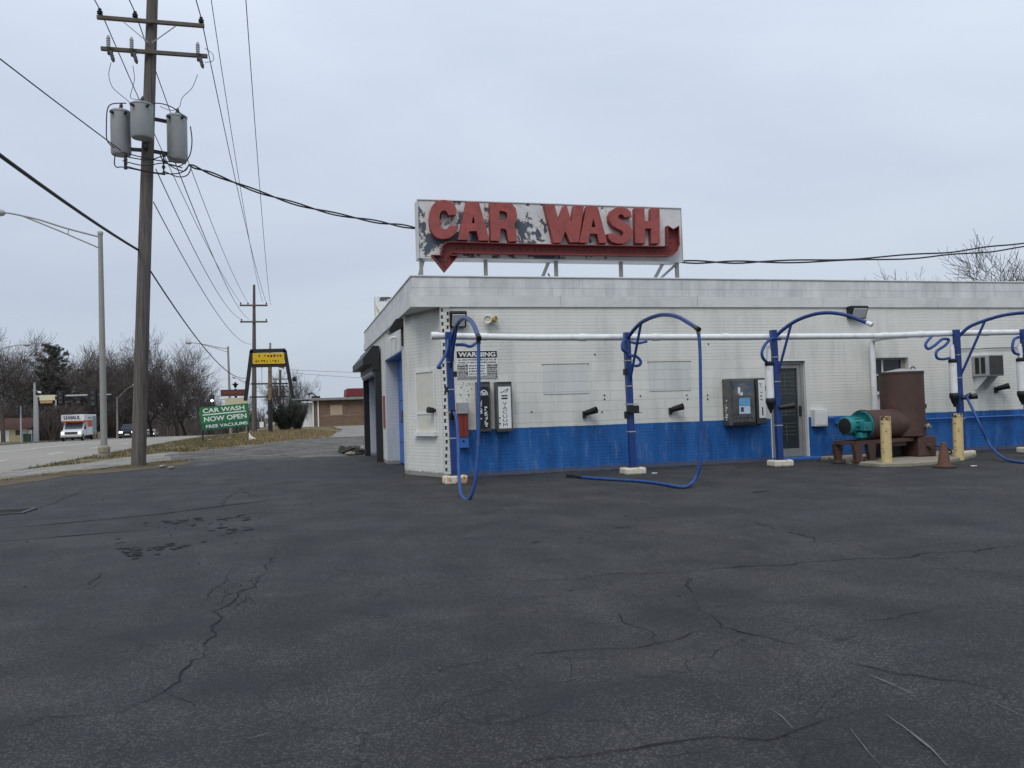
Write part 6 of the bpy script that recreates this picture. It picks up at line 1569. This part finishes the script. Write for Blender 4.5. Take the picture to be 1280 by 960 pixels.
# hazy wood beyond, a dense far belt
F = MB()
for k in range(5200):
    px = rn.uniform(-120, 330); d = rn.uniform(165, 230); p = atD(px, 548, d); z0 = gz(p.x, p.y); h = rn.uniform(3, 10)*(1 if px < 235 else .5)
    b = V(p.x, p.y, z0); t = b+V(rn.gauss(0,.9), rn.gauss(0,.9), h); F.tube([b, b.lerp(t,.5)+V(rn.gauss(0,.3),0,0), t], [.09,.06,.02], 3, caps=False)
    for _ in range(3):
        q = b.lerp(t, rn.uniform(.4,1)); F.tube([q, q+V(rn.gauss(0,.9), rn.gauss(0,.9), rn.uniform(.3,1.4))], [.04,.015], 3, caps=False)
tag(F.build('far_wood', m_twig), 'far belt of leafless wood along the end of the road', 'wood', kind='stuff')

# ------------------------------------------------------------------ small things on the ground
ru = random.Random(12)
for i, (px, py, s, lab) in enumerate([(433,566,.26,'dark broken concrete lump at the left of the rubble by the portal'),(443,564.5,.22,'dark flat rubble lump in the middle of the small heap'),(450,567.5,.20,'low rubble lump in front of the heap'),(457,564,.24,'pale rubble lump nearest the black portal post'),(438,569,.14,'smallest rubble lump at the front of the heap'),(446,562,.16,'dark rubble lump at the back of the heap')]):
    p = G(px, py); o = MB().blob((p.x,p.y,s*.35), s, i+3, .6, 8, 6, (1.2,.9,.5)).build('rubble_lump', m_conc if i in (3,4) else M('dark_rubble', (.04,.037,.034), .9, var=.4, scale=9, bump=.5), loc=(p.x,p.y,0)); tag(o, lab, 'rubble', 'rubble by the shutter portal')
pw = atD(313.5,545.5,51); pw.z = gz(pw.x,pw.y)+.05
tag(MB().hexa([pw+V(-.12,0,-.02),pw+V(.35,.05,-.02),pw+V(.35,.3,-.02),pw+V(-.12,.3,-.02),pw+V(-.12,.02,.40),pw+V(.05,.06,.16),pw+V(.05,.3,.16),pw+V(-.12,.3,.40)]).build('paper_scrap', m_paper, loc=pw), 'crumpled white paper scrap at the foot of the green sign', 'litter')
rs_ = random.Random(31)
for px, py, lab in ((214,587,'pale stone at the lot edge right of the leaning pole base'),(203,585,'small stone beside the leaning pole foot'),(262,551,'grey rock in the grass under the green sign'),(287,549,'grey rock in the grass right of the green sign centre'),(278,547.5,'low grey rock between the two sign posts')):
    p = G(px, py); o = MB().blob((p.x,p.y,.05), rs_.uniform(.07,.14), px, .5, 7, 5, (1.3,1,.55)).build('stone', m_conc, loc=(p.x,p.y,0)); tag(o, lab, 'stone', 'loose stones')
c = G(3,641)
dg = thing('drain_grate', 'rusty sunken drain frame in the asphalt at the left edge', 'drain', (c.x,c.y,0))
MB().box(c.x-.55, c.x+.38, c.y-.35, c.y-.30, .001, .022).box(c.x-.55, c.x+.38, c.y+.30, c.y+.35, .001, .022).box(c.x+.33, c.x+.38, c.y-.30, c.y+.30, .001, .022).box(c.x-.55, c.x-.50, c.y-.30, c.y+.30, .001, .022).build('frame', m_dksteel, dg)
MB().box(c.x-.50, c.x+.33, c.y-.30, c.y+.30, .0055, .010).build('sump', m_crumb, dg)
for px, py in ((612,557),): pass
for px, py, lab in ((1217,583,'tiny white paper scrap on the asphalt right of the cone'),(818,592,'flattened pale scrap beside the second post base')):
    p = G(px, py); o = MB().hexa([V(p.x-.05,p.y-.03,.005),V(p.x+.05,p.y-.02,.005),V(p.x+.06,p.y+.03,.005),V(p.x-.04,p.y+.03,.005),V(p.x-.05,p.y-.03,.012),V(p.x+.05,p.y-.02,.02),V(p.x+.06,p.y+.03,.012),V(p.x-.04,p.y+.03,.018)]).build('litter', m_paper, loc=(p.x,p.y,0)); tag(o, lab, 'litter', 'scraps of litter')
# grass blades on the verges
rg = random.Random(77); GB = [MB(), MB()]
def blades(poly, n, h, which):
    from mathutils.geometry import intersect_point_quad_2d
    xs = [p[0] for p in poly]; ys = [p[1] for p in poly]; k = 0; tries = 0
    while k < n and tries < n*12:
        tries += 1; x, y = rg.uniform(min(xs), max(xs)), rg.uniform(min(ys), max(ys)); ins = False; j = len(poly)-1
        for i in range(len(poly)):
            if (poly[i][1] > y) != (poly[j][1] > y) and x < (poly[j][0]-poly[i][0])*(y-poly[i][1])/(poly[j][1]-poly[i][1])+poly[i][0]: ins = not ins
            j = i
        if not ins: continue
        if mnoise.noise(Vector((x*.7, y*.7, 3))) < -.15: continue
        k += 1; z = Hg(x, y)-.06; a = rg.uniform(0, 6.28); hh = h*rg.uniform(.4,1.2); w_ = rg.uniform(.008,.02)
        GB[which if rg.random() < .7 else 1-which].add([(x-w_*math.cos(a), y-w_*math.sin(a), z), (x+w_*math.cos(a), y+w_*math.sin(a), z), (x+rg.gauss(0,.05), y+rg.gauss(0,.05), z+hh)], [(0,1,2)])
isl = [(ROAD_R+.22,11.6), g2(112,577), g2(165,569.5), g2(215,563.5), g2(240,562.5), g2(300,556), g2(330,553), (-5.5,40), (-6,62), (ROAD_R+.22,62)]
blades(isl, 14000, .13, 0)
blades([g2(262,559), g2(330,553), g2(415,546), g2(420,539), (-2,70), (-5.5,70), (-6.5,40)], 11000, .22, 1)
blades([g2(0,602), g2(90,591), g2(170,584.5), g2(240,576), g2(240,573.5), g2(170,581), g2(90,588.5), g2(0,599)], 5200, .10, 1)
blades([(2,86), (14,84), (14,91), (1.5,91), g2(425,538)], 2500, .25, 1)
tag(GB[0].build('grass', M('dull_green_grass', (.085,.085,.038), .9, var=.3, scale=.6)), 'dull green winter grass on the verge', 'grass', kind='stuff')
tag(GB[1].build('dry_grass', M('straw_grass', (.27,.195,.10), .9, var=.3, scale=.6)), 'straw coloured dry grass on the verge', 'grass', kind='stuff')

wd_ = random.Random(5); WB = MB()
for cx_, cy_, r_, n_ in ((b1.x,TP,.3,26),(b2.x,TP,.28,14),(b3.x,TP,.28,14),(b4.x,TP,.3,16),(.35,.8,.5,30),(10.9,-.25,.5,40),(8.3,-.3,.5,36),(.1,5.8,.3,40),(-.2,10.6,.5,90),(-6.6,9.6,.5,90)):
    for q in range(n_):
        a = wd_.uniform(0, 6.283); x = cx_+math.cos(a)*r_*wd_.uniform(.8,1.15); y = cy_+math.sin(a)*r_*wd_.uniform(.6,1.0)
        if x > .05 and y > -.005 and x < 7 and y < 5: continue
        z = .002; h = wd_.uniform(.02,.09); w_ = .006
        WB.add([(x-w_,y,z),(x+w_,y,z),(x+wd_.gauss(0,.03),y+wd_.gauss(0,.03),z+h)], [(0,1,2)])
tag(WB.build('weeds', M('dry_weeds', (.10,.085,.045), .9, var=.4, scale=3)), 'small dry weeds at the feet of posts and walls', 'weeds', kind='stuff')
